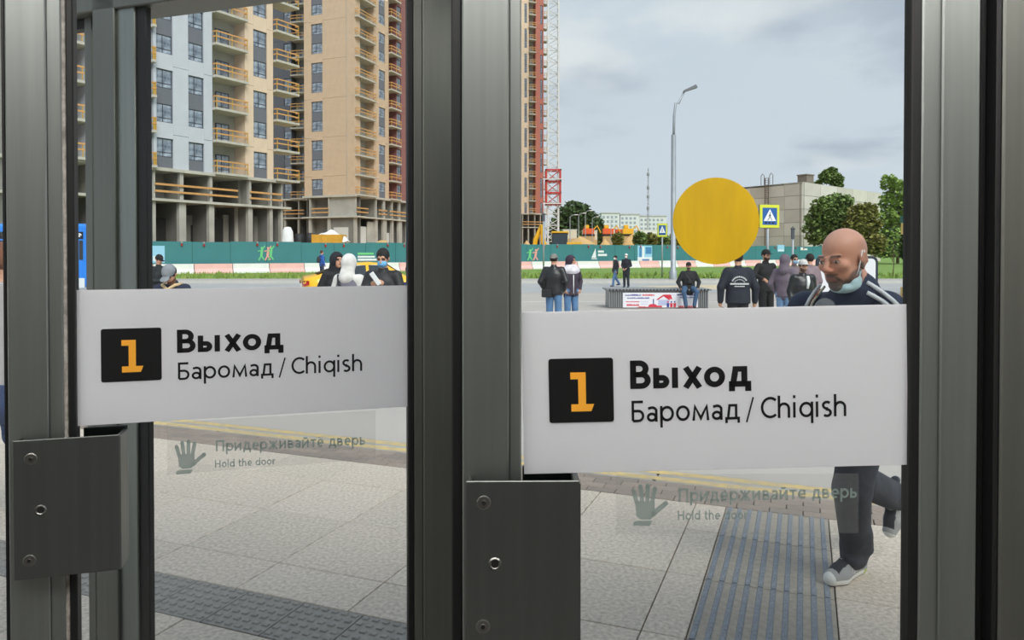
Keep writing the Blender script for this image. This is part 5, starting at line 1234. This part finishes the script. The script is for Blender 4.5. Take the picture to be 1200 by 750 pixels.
    if mask:
        mk_ = pmat(mask, .7, 'm')
        shell('face_mask', lambda C: (C.ell(H(0, -.05, -.055), (.066, .060, .058), 0, Rm), C.cap(H(0, -.09, -.02), H(0, -.108, -.05), .018, .02, 0, k=.02), C.ell(H(0, .06, -.05), (.2, .075, .2), 0, Rm, .006, True)), mk_)
    if extras: extras(t, J, H, mats, hd)
    return t
ARMS_FWD = dict(elL=(.24, -.02, 1.12), wrL=(.08, -.24, 1.12), elR=(-.24, -.02, 1.12), wrR=(-.08, -.24, 1.10))
POCKETS = dict(elL=(.29, .06, 1.14), wrL=(.21, -.06, .95), elR=(-.29, .06, 1.14), wrR=(-.21, -.06, .95))
def band(t, pts, w, m, name):
    mb = MB(); mb.path(pts, w, 6); return mb.build(name, m, t, smooth=True)
def logo_back(t, J, H, mats, hd):
    mb = MB(); y = .158
    def f(X, Z): return (-X, y - .16 * X * X * 6 * .35 - .05 * max(0, Z - 1.24), Z)
    P = _arc(0, 1.215, .125, .105, 165, 15, 22)
    for i in range(0, 21, 2): ribbon(mb, [P[i], P[i + 1]], .026, f)
    ribbon(mb, [(-.16, 1.20), (0, 1.20), (.16, 1.20)], .012, f); ribbon(mb, [(-.16, 1.183), (0, 1.183), (.16, 1.183)], .006, f)
    for i in range(6): ribbon(mb, [(-.085 + i * .03, 1.15), (-.065 + i * .03, 1.15)], .016, f)
    ribbon(mb, _arc(0, 1.21, .085, .06, 175, 5, 14), .006, f)
    mb.build('back_print', M_sw, t)
    for s_ in (1, -1): mb = MB(); mb.path([(s_ * .30, .03, 1.2), (s_ * .315, .05, 1.1), (s_ * .30, .0, .98)], [.016, .02, .016], 6); mb.build('blue_piping', pmat((40, 62, 190), .7, 'bp'), t, smooth=True)
def hem_bag(t, J, H, mats, hd):
    MB().cbox(.02, .24, .10, .20, .80, .98, .02).build('hip_bag', pmat((30, 30, 33), .6, 'bag'), t)
def back_bag(t, J, H, mats, hd):
    C = Body(); C.ell((0, .20, 1.22), (.15, .10, .21), 0); C.ell((0, .27, 1.14), (.10, .05, .11), 0); v, f, mi, _ = C.mesh(.03); mesh_obj('backpack', v, f, mi, [pmat((52, 54, 60), .8, 'bk')], t)
    for s_ in (-1, 1): band(t, [(s_ * .10, .16, 1.40), (s_ * .11, .0, 1.47), (s_ * .12, -.13, 1.36), (s_ * .13, -.12, 1.15), (s_ * .13, .08, 1.05)], .018, pmat((52, 54, 60), .8, 'bk'), 'strap')
def yoke_white(t, J, H, mats, hd):
    C = Body(); C.cap((0, -.01, 1.25), (0, .0, 1.38), .10, .205, 0, fy=.76); C.cap((-.16, 0, 1.40), (.16, 0, 1.40), .082, .082, 0); v, f, mi, _ = C.mesh(.018); mesh_obj('white_yoke', v, f, mi, [pmat((222, 216, 226), .8, 'wy')], t)
    band(t, [(0, -.14, 1.3), (0, -.143, 1.1), (0, -.14, .86)], .012, M_sw, 'zip')
def white_panel(t, J, H, mats, hd):
    C = Body(); C.cap((0, .0, 1.20), (0, 0, 1.27), .206, .206, 0, fy=.735); v, f, mi, _ = C.mesh(.02); mesh_obj('grey_panel', v, f, mi, [pmat((112, 108, 122), .8, 'gp')], t)
    band(t, [(-.19, -.05, 1.12), (-.05, .16, 1.18), (.08, .16, 1.34), (.15, .06, 1.46), (.12, -.10, 1.40)], .017, pmat((30, 30, 34), .7, 'st'), 'strap')
    C = Body(); C.ell((-.22, .05, 1.05), (.09, .10, .13), 0); v, f, mi, _ = C.mesh(.02); mesh_obj('shoulder_bag', v, f, mi, [pmat((30, 30, 34), .7, 'st')], t)
def paper(t, J, H, mats, hd):
    o = MB().cbox(-.035, .035, -.008, .008, 0, .21, .003).build('paper_roll', M_sw, t); o.location = (.03, -.31, 1.08); o.rotation_euler = (.5, -.6, 0)
def paper_rest(t, J, H, mats, hd):
    o = MB().cbox(-.03, .03, -.008, .008, 0, .19, .003).build('paper_roll', M_sw, t); o.location = (.06, -.36, 1.30); o.rotation_euler = (.3, -.55, 0)
def phone(t, J, H, mats, hd):
    o = MB().cbox(-.035, .035, -.005, .005, 0, .15, .003).build('phone', M_trim, t); o.location = (0, -.34, 1.12); o.rotation_euler = (.6, 0, 0)
def white_shirt(t, J, H, mats, hd):
    band(t, [(.035, -.115, 1.44), (.03, -.150, 1.34), (.01, -.152, 1.2)], [.03, .035, .02], M_sw, 'shirt_front')
def cross_strap(t, J, H, mats, hd):
    band(t, [(-.14, .0, 1.46), (-.08, -.14, 1.34), (.06, -.155, 1.14), (.14, -.11, 1.02)], .014, pmat((70, 72, 76), .6, 'cs'), 'bag_strap')
    MB().cbox(-.06, .10, -.19, -.14, 1.06, 1.18, .02).build('chest_bag', pmat((26, 26, 28), .7, 'cb'), t)
PI = math.pi
NAVYBLK = (34, 38, 50); BLK = (30, 30, 33); JEAN = (88, 124, 164)
# -- right door, along the street
person('man in a black leather jacket and patterned cap, seen from behind', 649, 16.6, PI - .25, (32, 33, 36), JEAN, 1.76, gear='cap_back', gear_c=(128, 126, 122), pose=POCKETS, bulk=1.1, jrough=.4, hem=.86, extras=hem_bag)
person('person in a dark purple hooded jacket with white shoulders', 669, 17.4, -.5 + PI * .0 + .9, (58, 48, 62), JEAN, 1.72, gear='hood', gear_c=(58, 44, 62), pose=POCKETS, hem=.80, head_yaw=.75, extras=yoke_white)
person('walking figure in black top, light jeans and black cap', 721.5, 39.8, -1.2, (42, 42, 50), (96, 128, 168), 1.66, gear='cap', gear_c=(26, 26, 28), mask=(226, 226, 226), pose=dict(hipL=(.09, 0, .92), knL=(.09, -.16, .52), anL=(.09, -.22, .09), knR=(-.09, .05, .50), anR=(-.09, .28, .16)), hem=.88)
person('walking figure in long black coat with pale knitted hat', 734, 38.9, -.5, (30, 33, 42), (34, 40, 52), 1.76, gear='cap_back', gear_c=(214, 214, 212), mask=(232, 232, 232), hem=.78, pose=dict(hipL=(.09, 0, .92), wrL=(.10, -.20, 1.0), wrR=(-.10, -.20, .98)))
def sit(t, J, H, mats, hd): cross_strap(t, J, H, mats, hd)
person('man sitting on the ribbed bench in black jacket and jeans', 807, 24.1, -.1, (30, 31, 34), (64, 92, 124), 1.78, z=RZ - .40 + .11, gear='cap', gear_c=(30, 30, 32), beard=(70, 56, 48), bulk=1.12, hem=.9,
       pose=dict(hipL=(.11, -.02, .93), hipR=(-.11, -.02, .93), knL=(.20, -.42, .84), knR=(-.20, -.42, .84), anL=(.13, -.38, .40), anR=(-.13, -.38, .40), elL=(.33, .0, 1.12), elR=(-.33, .0, 1.12), wrL=(.26, -.16, .94), wrR=(-.26, -.16, .94)), extras=sit)
person('man in a navy windbreaker with white print on the back', 865, 13.6, PI - .12, NAVYBLK, (44, 44, 48), 1.80, gear='hair', pose=dict(elL=(.30, .02, 1.13), wrL=(.30, -.04, .88), elR=(-.30, .02, 1.13), wrR=(-.30, -.04, .88)), bulk=1.18, hem=.84, extras=logo_back)
person('bearded man all in black with a black cap, arm raised', 897.5, 16.8, .35, (28, 28, 30), (30, 30, 32), 1.86, gear='cap', gear_c=(24, 24, 26), beard=(70, 54, 48), hem=.86, pose=dict(elR=(-.33, -.02, 1.22), wrR=(-.28, -.26, 1.14), elL=(.27, .05, 1.13), wrL=(.22, -.03, .92)))
person('man in a purple grey hoodie and light blue jeans, seen from behind', 920, 15.6, PI - .75, (112, 100, 112), (122, 154, 192), 1.74, gear='hood', gear_c=(108, 96, 108), pose=POCKETS, bulk=1.05, hem=.88)
person('man in a shiny black leather jacket and pale grey cap', 941, 13.6, .15, (36, 37, 40), (84, 80, 84), 1.66, gear='cap', gear_c=(196, 192, 190), beard=(96, 78, 70), bulk=1.12, jrough=.35, hem=.80, head_yaw=-.15, extras=white_shirt)
person('masked man half hidden behind the grey cap man', 931, 18.2, .1, (120, 106, 112), (70, 72, 80), 1.74, gear='hair', mask=(150, 184, 214), hem=.86)
person('dark haired person in a mauve padded jacket seen from behind', 949, 17.0, PI + .3, (136, 116, 124), (60, 60, 66), 1.76, gear='hair', bulk=1.15, hem=.86)
# -- left door
person('young man with a blue mask holding a white paper roll', 449, 10.4, -.12, (38, 38, 41), (50, 52, 58), 1.83, gear='hair', hair=(30, 27, 26), mask=(110, 176, 222), head_pitch=.30, pose=dict(elL=(.27, -.04, 1.16), wrL=(.09, -.27, 1.30), elR=(-.27, -.04, 1.16), wrR=(-.07, -.27, 1.29)), bulk=1.06, extras=paper_rest, jrough=.6)
person('figure in a white hooded top with a grey back panel', 409, 10.9, PI - .35, (222, 218, 214), (64, 66, 74), 1.75, gear='hood', gear_c=(222, 218, 214), pose=dict(elL=(.27, .02, 1.13), wrL=(.20, -.12, .98), elR=(-.27, .02, 1.13), wrR=(-.20, -.12, .98)), bulk=1.05, extras=white_panel)
person('man in a black hooded jacket with a lowered pale mask', 394.5, 12.2, .75, (30, 31, 36), (50, 52, 58), 1.78, gear='hood', gear_c=(30, 31, 38), hem=.84, mask=None, pose=POCKETS)
person('pedestrian in a bright blue jacket with a dark backpack', 377, 45.6, 2.3, (52, 96, 176), (50, 58, 80), 1.80, z=0.0, gear='hair', hair=(84, 50, 34), extras=back_bag)
person('man looking down in a grey cap and navy jacket with beige collar', 202, 9.4, -.1, (36, 44, 66), (48, 50, 58), 1.66, gear='cap', gear_c=(132, 136, 142), beard=(120, 84, 66), head_pitch=.75, pose=dict(head=(0, -.07, 1.60), **ARMS_FWD), extras=lambda t, J, H, m, hd: band(t, [(-.13, .02, 1.47), (-.09, -.09, 1.46), (0, -.13, 1.40), (.09, -.09, 1.46), (.13, .02, 1.47)], [.02, .022, .024, .022, .02], pmat((210, 184, 140), .8, 'fc'), 'collar'))
person('man in black cap and jacket reading his phone', 186, 18.6, 1.1, (34, 38, 42), (46, 48, 54), 1.74, gear='cap', gear_c=(26, 27, 30), head_pitch=.45, pose=ARMS_FWD, extras=phone)
person('person in a dark blue jacket beside the steel door post', 481.5, 10.8, -.3, (40, 62, 120), (50, 52, 58), 1.62, gear='hair', pose=POCKETS)
person('brown haired walker in blue jeans and white shoes by the side window', 1, 4.6, -1.3, (60, 78, 120), (52, 84, 136), 1.68, z=0.0, gear='hair', hair=(112, 66, 42), shoes=(214, 212, 208), x=-3.16, pose=dict(hipL=(.09, 0, .92), knL=(.09, -.12, .52), anL=(.09, -.16, .09), knR=(-.09, .04, .50), anR=(-.09, .22, .11)))
# ================================================================ the bald man walking up to the door
man = thing('person', 'bald bearded man striding past in navy striped jacket, mask under his chin', 'person', (1.66, 3.60, 0))
O_ = V3(1.66, 3.60, 0); W = lambda *p: V3(*p) - O_
th = math.radians(-62); Rm = headR(th, .17, -.04); HS = 1.045; hd = W(1.440, 3.225, 1.605)
H = lambda *p: hd + Rm @ (V3(*p) * HS)
B = Body(); by = math.radians(-48)
pel, ch, nk = W(1.63, 3.54, .95), W(1.53, 3.40, 1.24), W(1.475, 3.30, 1.44)
B.cap(pel, ch, .170, .195, 0, fy=.70, yaw=by, k=.03); B.cap(ch, nk - V3(0, 0, .08), .190, .11, 0, fy=.74, yaw=by, k=.03)
shL, shR = W(1.625, 3.225, 1.385), W(1.385, 3.49, 1.37)
B.cap(shL, shR, .078, .078, 0, k=.04); B.cap(pel - V3(0, 0, .14), pel, .182, .178, 0, fy=.72, yaw=by, zmin=.80, k=.006)
for a, e, w in ((shL, W(1.73, 3.33, 1.12), W(1.60, 3.12, .98)), (shR, W(1.37, 3.64, 1.12), W(1.24, 3.47, .97))):
    B.cap(a, e, .076, .062, 0, k=.03); B.cap(e, w, .062, .046, 0); d = (w - e) / np.linalg.norm(w - e); B.cap(w + d * .02, w + d * .08, .030, .036, 2, k=.008)
hipL, hipR = W(1.67, 3.47, .92), W(1.58, 3.60, .92)
B.cap(hipL, hipR, .115, .115, 1); knL, anL = W(1.615, 3.51, .51), W(1.728, 3.718, .16); knR, anR = W(1.735, 3.70, .50), W(2.06, 3.945, .325)
B.cap(hipL, knL, .105, .088, 1, k=.03); B.cap(knL, anL, .086, .070, 1, k=.02); B.cap(anL, anL + V3(-.012, -.012, -.05), .070, .066, 1, k=.02)
B.cap(hipR, knR, .105, .088, 1, k=.03); B.cap(knR, anR, .086, .074, 1, k=.02)
for i in range(5):      # cloth folds at knee and hem
    q = .66 + .08 * i; c = knL + (anL - knL) * q; B.cap(c + V3(-.05, -.055, .012), c + V3(.05, -.045, -.012), .022, .022, 1, k=.018)
    c = knR + (anR - knR) * q; B.cap(c + V3(-.03, -.04, .03), c + V3(.0, -.05, -.03), .02, .02, 1, k=.018)
# collar, neck
B.cap(nk - V3(0, 0, .07), H(.005, .05, -.15), .105, .092, 0, k=.015)
B.cap(H(0, .028, -.05), H(0, .045, -.19), .060, .066, 2, k=.02)
# head
B.ell(H(0, .014, .036), V3(.0785, .099, .091) * HS, 2, Rm, .015); B.ell(H(0, -.022, -.032), V3(.0635, .074, .084) * HS, 2, Rm, .02); B.ell(H(0, -.062, -.098), V3(.034, .030, .026) * HS, 2, Rm, .018)
for sx in (-1, 1):
    B.ell(H(sx * .046, -.012, -.070), V3(.026, .046, .042) * HS, 2, Rm, .02); B.ell(H(sx * .044, -.064, -.018), V3(.026, .024, .022) * HS, 2, Rm, .015)
    B.ell(H(sx * .034, -.103, .004), V3(.020, .018, .012) * HS, 2, Rm, .010, True); B.ell(H(sx * .033, -.078, .003), V3(.015, .0145, .0125) * HS, 2, Rm, .004)
    B.cap(H(sx * .018, -.092, .020), H(sx * .050, -.080, .026), .009, .008, 2, k=.008)                     # brow
    B.cap(H(sx * .019, -.0925, .006), H(sx * .048, -.084, .007), .0045, .0045, 2, k=.004)                  # upper lid
    B.ell(H(sx * .013, -.104, -.031), V3(.009, .011, .008) * HS, 2, Rm, .006)                              # nostril wing
    B.ell(H(sx * .081, .014, -.004), V3(.009, .021, .034) * HS, 2, Rm, .006); B.cap(H(sx * .086, .024, .022), H(sx * .088, .026, -.014), .008, .007, 2, k=.006); B.ell(H(sx * .082, .004, -.034), V3(.008, .010, .012) * HS, 2, Rm, .006)
B.cap(H(0, -.090, .016), H(0, -.114, -.022), .0095, .0125, 2, k=.010); B.ell(H(0, -.113, -.026), V3(.013, .012, .011) * HS, 2, Rm, .006)
B.cap(H(-.020, -.087, -.061), H(.020, -.087, -.061), .0062, .0062, 2, k=.006); B.cap(H(-.017, -.087, -.071), H(.017, -.087, -.071), .0068, .0068, 2, k=.006); B.ell(H(0, -.108, -.066), V3(.028, .014, .0022) * HS, 2, Rm, .004, True)
v, f, mi, fc = B.mesh(.0145, (hd - V3(.15, .15, .20), hd + V3(.15, .15, .15)), .0052)
skin_m = bpy.data.materials.new('weathered_skin'); skin_m.use_nodes = True
_N, _L = skin_m.node_tree.nodes, skin_m.node_tree.links; _p = _N['Principled BSDF']; _a = _N.new('ShaderNodeAttribute'); _a.attribute_name = 'skin_tone'; _L.new(_a.outputs['Color'], _p.inputs['Base Color']); _p.inputs['Roughness'].default_value = .48; _p.inputs['Subsurface Weight'].default_value = .0
M_jkt = mat('navy_jacket_cloth', (34, 44, 68), .75, noise=(12, .15), bump=(9, .5, .02)); M_jn = mat('charcoal_jeans', (58, 60, 68), .9, noise=(7, .22), bump=(11, .6, .02))
ex = MB()
for e, w, sg in ((W(1.73, 3.33, 1.12), W(1.60, 3.12, .98), 1), (W(1.37, 3.64, 1.12), W(1.24, 3.47, .97), -1)): fingers(ex, w, w - e, Vector((0, 0, 1)), Vector((-.5, .2, -.4)), 2)
body_ = mesh_obj('body', v, f, mi, [M_jkt, M_jn, skin_m], man, ex)
# natural colouring of the skin: ruddy face, stubbled sides, greying beard, dark brows and eyes
me = body_.data; allv = np.array([tuple(x.co) for x in me.vertices]); L0 = ((allv - hd) @ Rm) / HS; X, Y_, Z = L0[:, 0], L0[:, 1], L0[:, 2]
rg = np.random.RandomState(3); col_ = np.tile(np.array(lin((206, 146, 120))), (len(allv), 1))
def blend(m, rgb): m = np.clip(m, 0, 1)[:, None]; col_[:] = col_ * (1 - m) + np.array(lin(rgb)) * m
sm = lambda x, a, b: np.clip((x - a) / (b - a), 0, 1) ** 2 * (3 - 2 * np.clip((x - a) / (b - a), 0, 1))
blend(sm(Z, .05, .10) * .5, (214, 166, 146)); blend(sm(Y_, -.03, .03) * sm(Z, -.05, .0) * sm(-Z, -.085, -.05) * .55, (160, 118, 102))
blend(sm(-Y_, .07, .11) * sm(-Z, -.0, .03) * .5, (200, 122, 100))
zb_ = np.interp(np.abs(X), [0, .022, .040, .055, .066, .078], [-.045, -.050, -.074, -.068, -.045, -.01]); beard = sm(zb_ - Z, -.006, .012) * sm(-Y_, -.022, .0) ; side = sm(-Y_, -.005, .02) * sm(Y_, -.05, -.03) * sm(-Z, -.01, .03) * sm(np.abs(X), .045, .055)
mou = sm(-Z, .042, .048) * sm(Z, -.058, -.052) * sm(-Y_, .06, .075) * sm(.034 - np.abs(X), 0, .006)
nz = rg.rand(len(allv)) * .25
blend(np.clip(beard * (.78 + nz), 0, 1) * (Z > -.15), (74, 64, 60)); blend(side * .25, (150, 112, 96)); blend(mou * .8, (66, 54, 50)); blend(sm(-Z, .09, .11) * sm(-Y_, .05, .07) * .55, (146, 140, 136))
lip = sm(-Z, .058, .061) * sm(Z, -.080, -.076) * sm(.024 - np.abs(X), 0, .004) * sm(-Y_, .08, .088); blend(lip * .7, (164, 104, 92))
blend(sm(.024 - np.abs(np.abs(X) - .035), 0, .006) * sm(.006 - np.abs(Z - .026), 0, .004) * sm(-Y_, .06, .075) * .9, (52, 42, 38))
eye = sm(.0145 - np.abs(np.abs(X) - .033), 0, .003) * sm(.0062 - np.abs(Z - .001), 0, .003) * sm(-Y_, .07, .078); blend(eye * .95, (196, 186, 178)); blend(sm(.0066 - np.hypot(np.abs(X) - .036, Z - .001), 0, .002) * sm(-Y_, .07, .078), (36, 26, 22)); blend(sm(.003 - np.abs(Z - .0085), 0, .002) * sm(.017 - np.abs(np.abs(X) - .033), 0, .004) * sm(-Y_, .065, .075) * .8, (70, 48, 42))
at_ = me.attributes.new('skin_tone', 'FLOAT_COLOR', 'POINT'); at_.data.foreach_set('color', col_.astype(np.float32).ravel())
# mask pulled under the chin, with its ear loops
C = Body(); C.ell(H(.008, -.024, -.110), V3(.060, .060, .028) * HS, 0, Rm); C.ell(H(.057, -.014, -.088), V3(.017, .034, .028) * HS, 0, Rm, .012); C.cap(H(.060, -.012, -.075), H(.070, .002, -.052), .010, .006, 0, k=.01); C.ell(H(-.01, -.112, -.095), V3(.08, .050, .045) * HS, 0, Rm, .006, True); C.ell(H(0, .075, -.11), V3(.15, .075, .10) * HS, 0, Rm, .006, True)
v2, f2, m2, _ = C.mesh(.0045, pad=.012); mk_ = mesh_obj('face_mask', v2, f2, m2, [pmat((188, 216, 222), .75, 'mask')], man)
for a, b, c_ in ((H(.071, .002, -.052), H(.082, .010, -.010), H(.090, .020, .032)), (H(.068, -.026, -.070), H(.080, -.008, -.022), H(.089, .008, .034))):
    MB().path([a, (a + b) / 2 + V3(.001, -.003, 0), b, c_], .0022, 6).build('ear_loop', pmat((228, 230, 230), .7, 'loop'), mk_, smooth=True)
# white stripes of the jacket and the shoulder strap, laid on the cloth
vw = v + O_; jm = np.zeros(len(v), bool); jm[f[mi == 0].ravel()] = True
dz = vw[:, 2] - CAM_Z; sy_ = vw[:, 1]; den_ = sy_ * _cp - dz * _sp; pxv = 600 + F * vw[:, 0] / den_; pyv = AXIS_ROW - F * (dz * _cp + sy_ * _sp) / den_
def on_cloth(pts, off=.006):
    out = []
    for a, b in pts:
        d = np.hypot(pxv - a, pyv - b) + np.where(jm, 0, 1e6); near = np.where(d < d.min() + 3)[0]; k = near[np.argmin(sy_[near])]; p = v[k].copy()
        r = ray(a, b); out.append(V3(r.x / r.y * (p[1] + 3.6), p[1] + 3.6, CAM_Z + r.z / r.y * (p[1] + 3.6)) - O_ + V3(0, -off, 0))
    return out
M_wst = pmat((222, 224, 228), .7, 'stripe')
def strip(pts, w, m, nm):
    P = on_cloth(pts, .001); mb = MB(); q = MB()
    q.path(P, w, 6); return q.build(nm, m, man, smooth=True)
strip([(1016, 331), (1026, 337), (1036, 344), (1046, 352), (1056, 362)], .0095, M_wst, 'jacket_stripe')
strip([(1016, 343), (1024, 347), (1034, 353), (1044, 361)], .0095, M_wst, 'jacket_stripe')
strip([(961, 334), (955, 341), (949, 350), (944, 360)], .0085, M_wst, 'jacket_stripe')
strip([(966, 336), (960, 344), (953, 353), (949, 362)], .006, pmat((206, 198, 180), .7, 'cord'), 'bag_strap')
strip([(962, 339), (957, 346), (951, 355)], .005, pmat((170, 96, 60), .7, 'cord2'), 'bag_strap')
C = Body(); _c = at(969, 354, 3.17); C.ell(W(_c.x + .012, _c.y + .045, _c.z - .035), (.050, .026, .050), 0); v2, f2, m2, _ = C.mesh(.008); mesh_obj('grey_shirt', v2, f2, m2, [pmat((112, 114, 120), .8, 'gs')], man)
# ---- running shoes
M_sole = mat('shoe_sole', (222, 220, 214), .6); M_up = mat('shoe_grey', (150, 150, 150), .7); M_msh = mat('shoe_dark_mesh', (44, 45, 52), .8); M_lace = mat('shoe_white_trim', (214, 214, 212), .7); M_lime = mat('shoe_lime', (170, 190, 80), .6)
def shoe():
    C = Body(); C.cap((0, -.035, .028), (0, -.10, .026), .038, .034, 0, k=.01); C.cap((0, -.10, .026), (0.004, -.20, .027), .034, .044, 0, k=.01); C.cap((.004, -.20, .027), (-.004, -.252, .026), .044, .034, 0, k=.01)
    C.cap((0, -.04, .05), (0, -.09, .075), .036, .040, 1, k=.015); C.cap((0, -.09, .07), (0, -.20, .045), .040, .036, 1, k=.015); C.cap((0, -.20, .045), (-.002, -.245, .04), .036, .028, 1, k=.015); C.cap((0, -.02, .04), (0, -.015, .095), .030, .028, 1, k=.015); C.cap((0, -.05, .10), (0, -.075, .115), .036, .034, 1, k=.012)
    v, f, m, fc = C.mesh(.0055, pad=.012); v[:, 2] = np.maximum(v[:, 2], 0.0)
    X, Y_, Z = fc[:, 0], fc[:, 1], fc[:, 2]; m = np.full(len(fc), 1)
    m = np.where((Y_ < -.115) & (Y_ > -.245) & (np.abs(X) < .027) & (Z > .05), 2, m); m = np.where((Y_ < -.075) & (Y_ > -.16) & (np.abs(X) < .016) & (Z > .07) & (np.sin(Y_ * 420) > 0), 3, m)
    m = np.where((Y_ < -.075) & (Y_ > -.15) & (np.abs(X) > .026) & (Z > .035) & (Z < .075), np.where(np.sin(Y_ * 520) > 0, 2, 3), m); m = np.where((Y_ < -.268) & (Z > .026), 3, m); m = np.where(Z > .108, 2, m); m = np.where(Z < .026, 0, m); m = np.where((Z < .026) & (Y_ > -.045) & (Y_ < -.015), 4, m); m = np.where(Z < .004, 2, m)
    o = mesh_obj('shoe', v, f, m, [M_sole, M_up, M_msh, M_lace, M_lime], man); return o
s1 = shoe(); s1.location = W(1.80, 3.80, 0.0); s1.rotation_euler = (0, 0, math.radians(-52.8)); s1.scale = (1.12, 1.12, 1.1)
s2 = shoe(); s2.location = W(2.12, 3.99, .385); s2.rotation_euler = Matrix.Rotation(math.radians(-52.8), 3, 'Z').to_4x4().to_3x3().__matmul__(Matrix.Rotation(math.radians(62), 3, 'X')).to_euler(); s2.scale = (1.08, 1.05, 1.05)
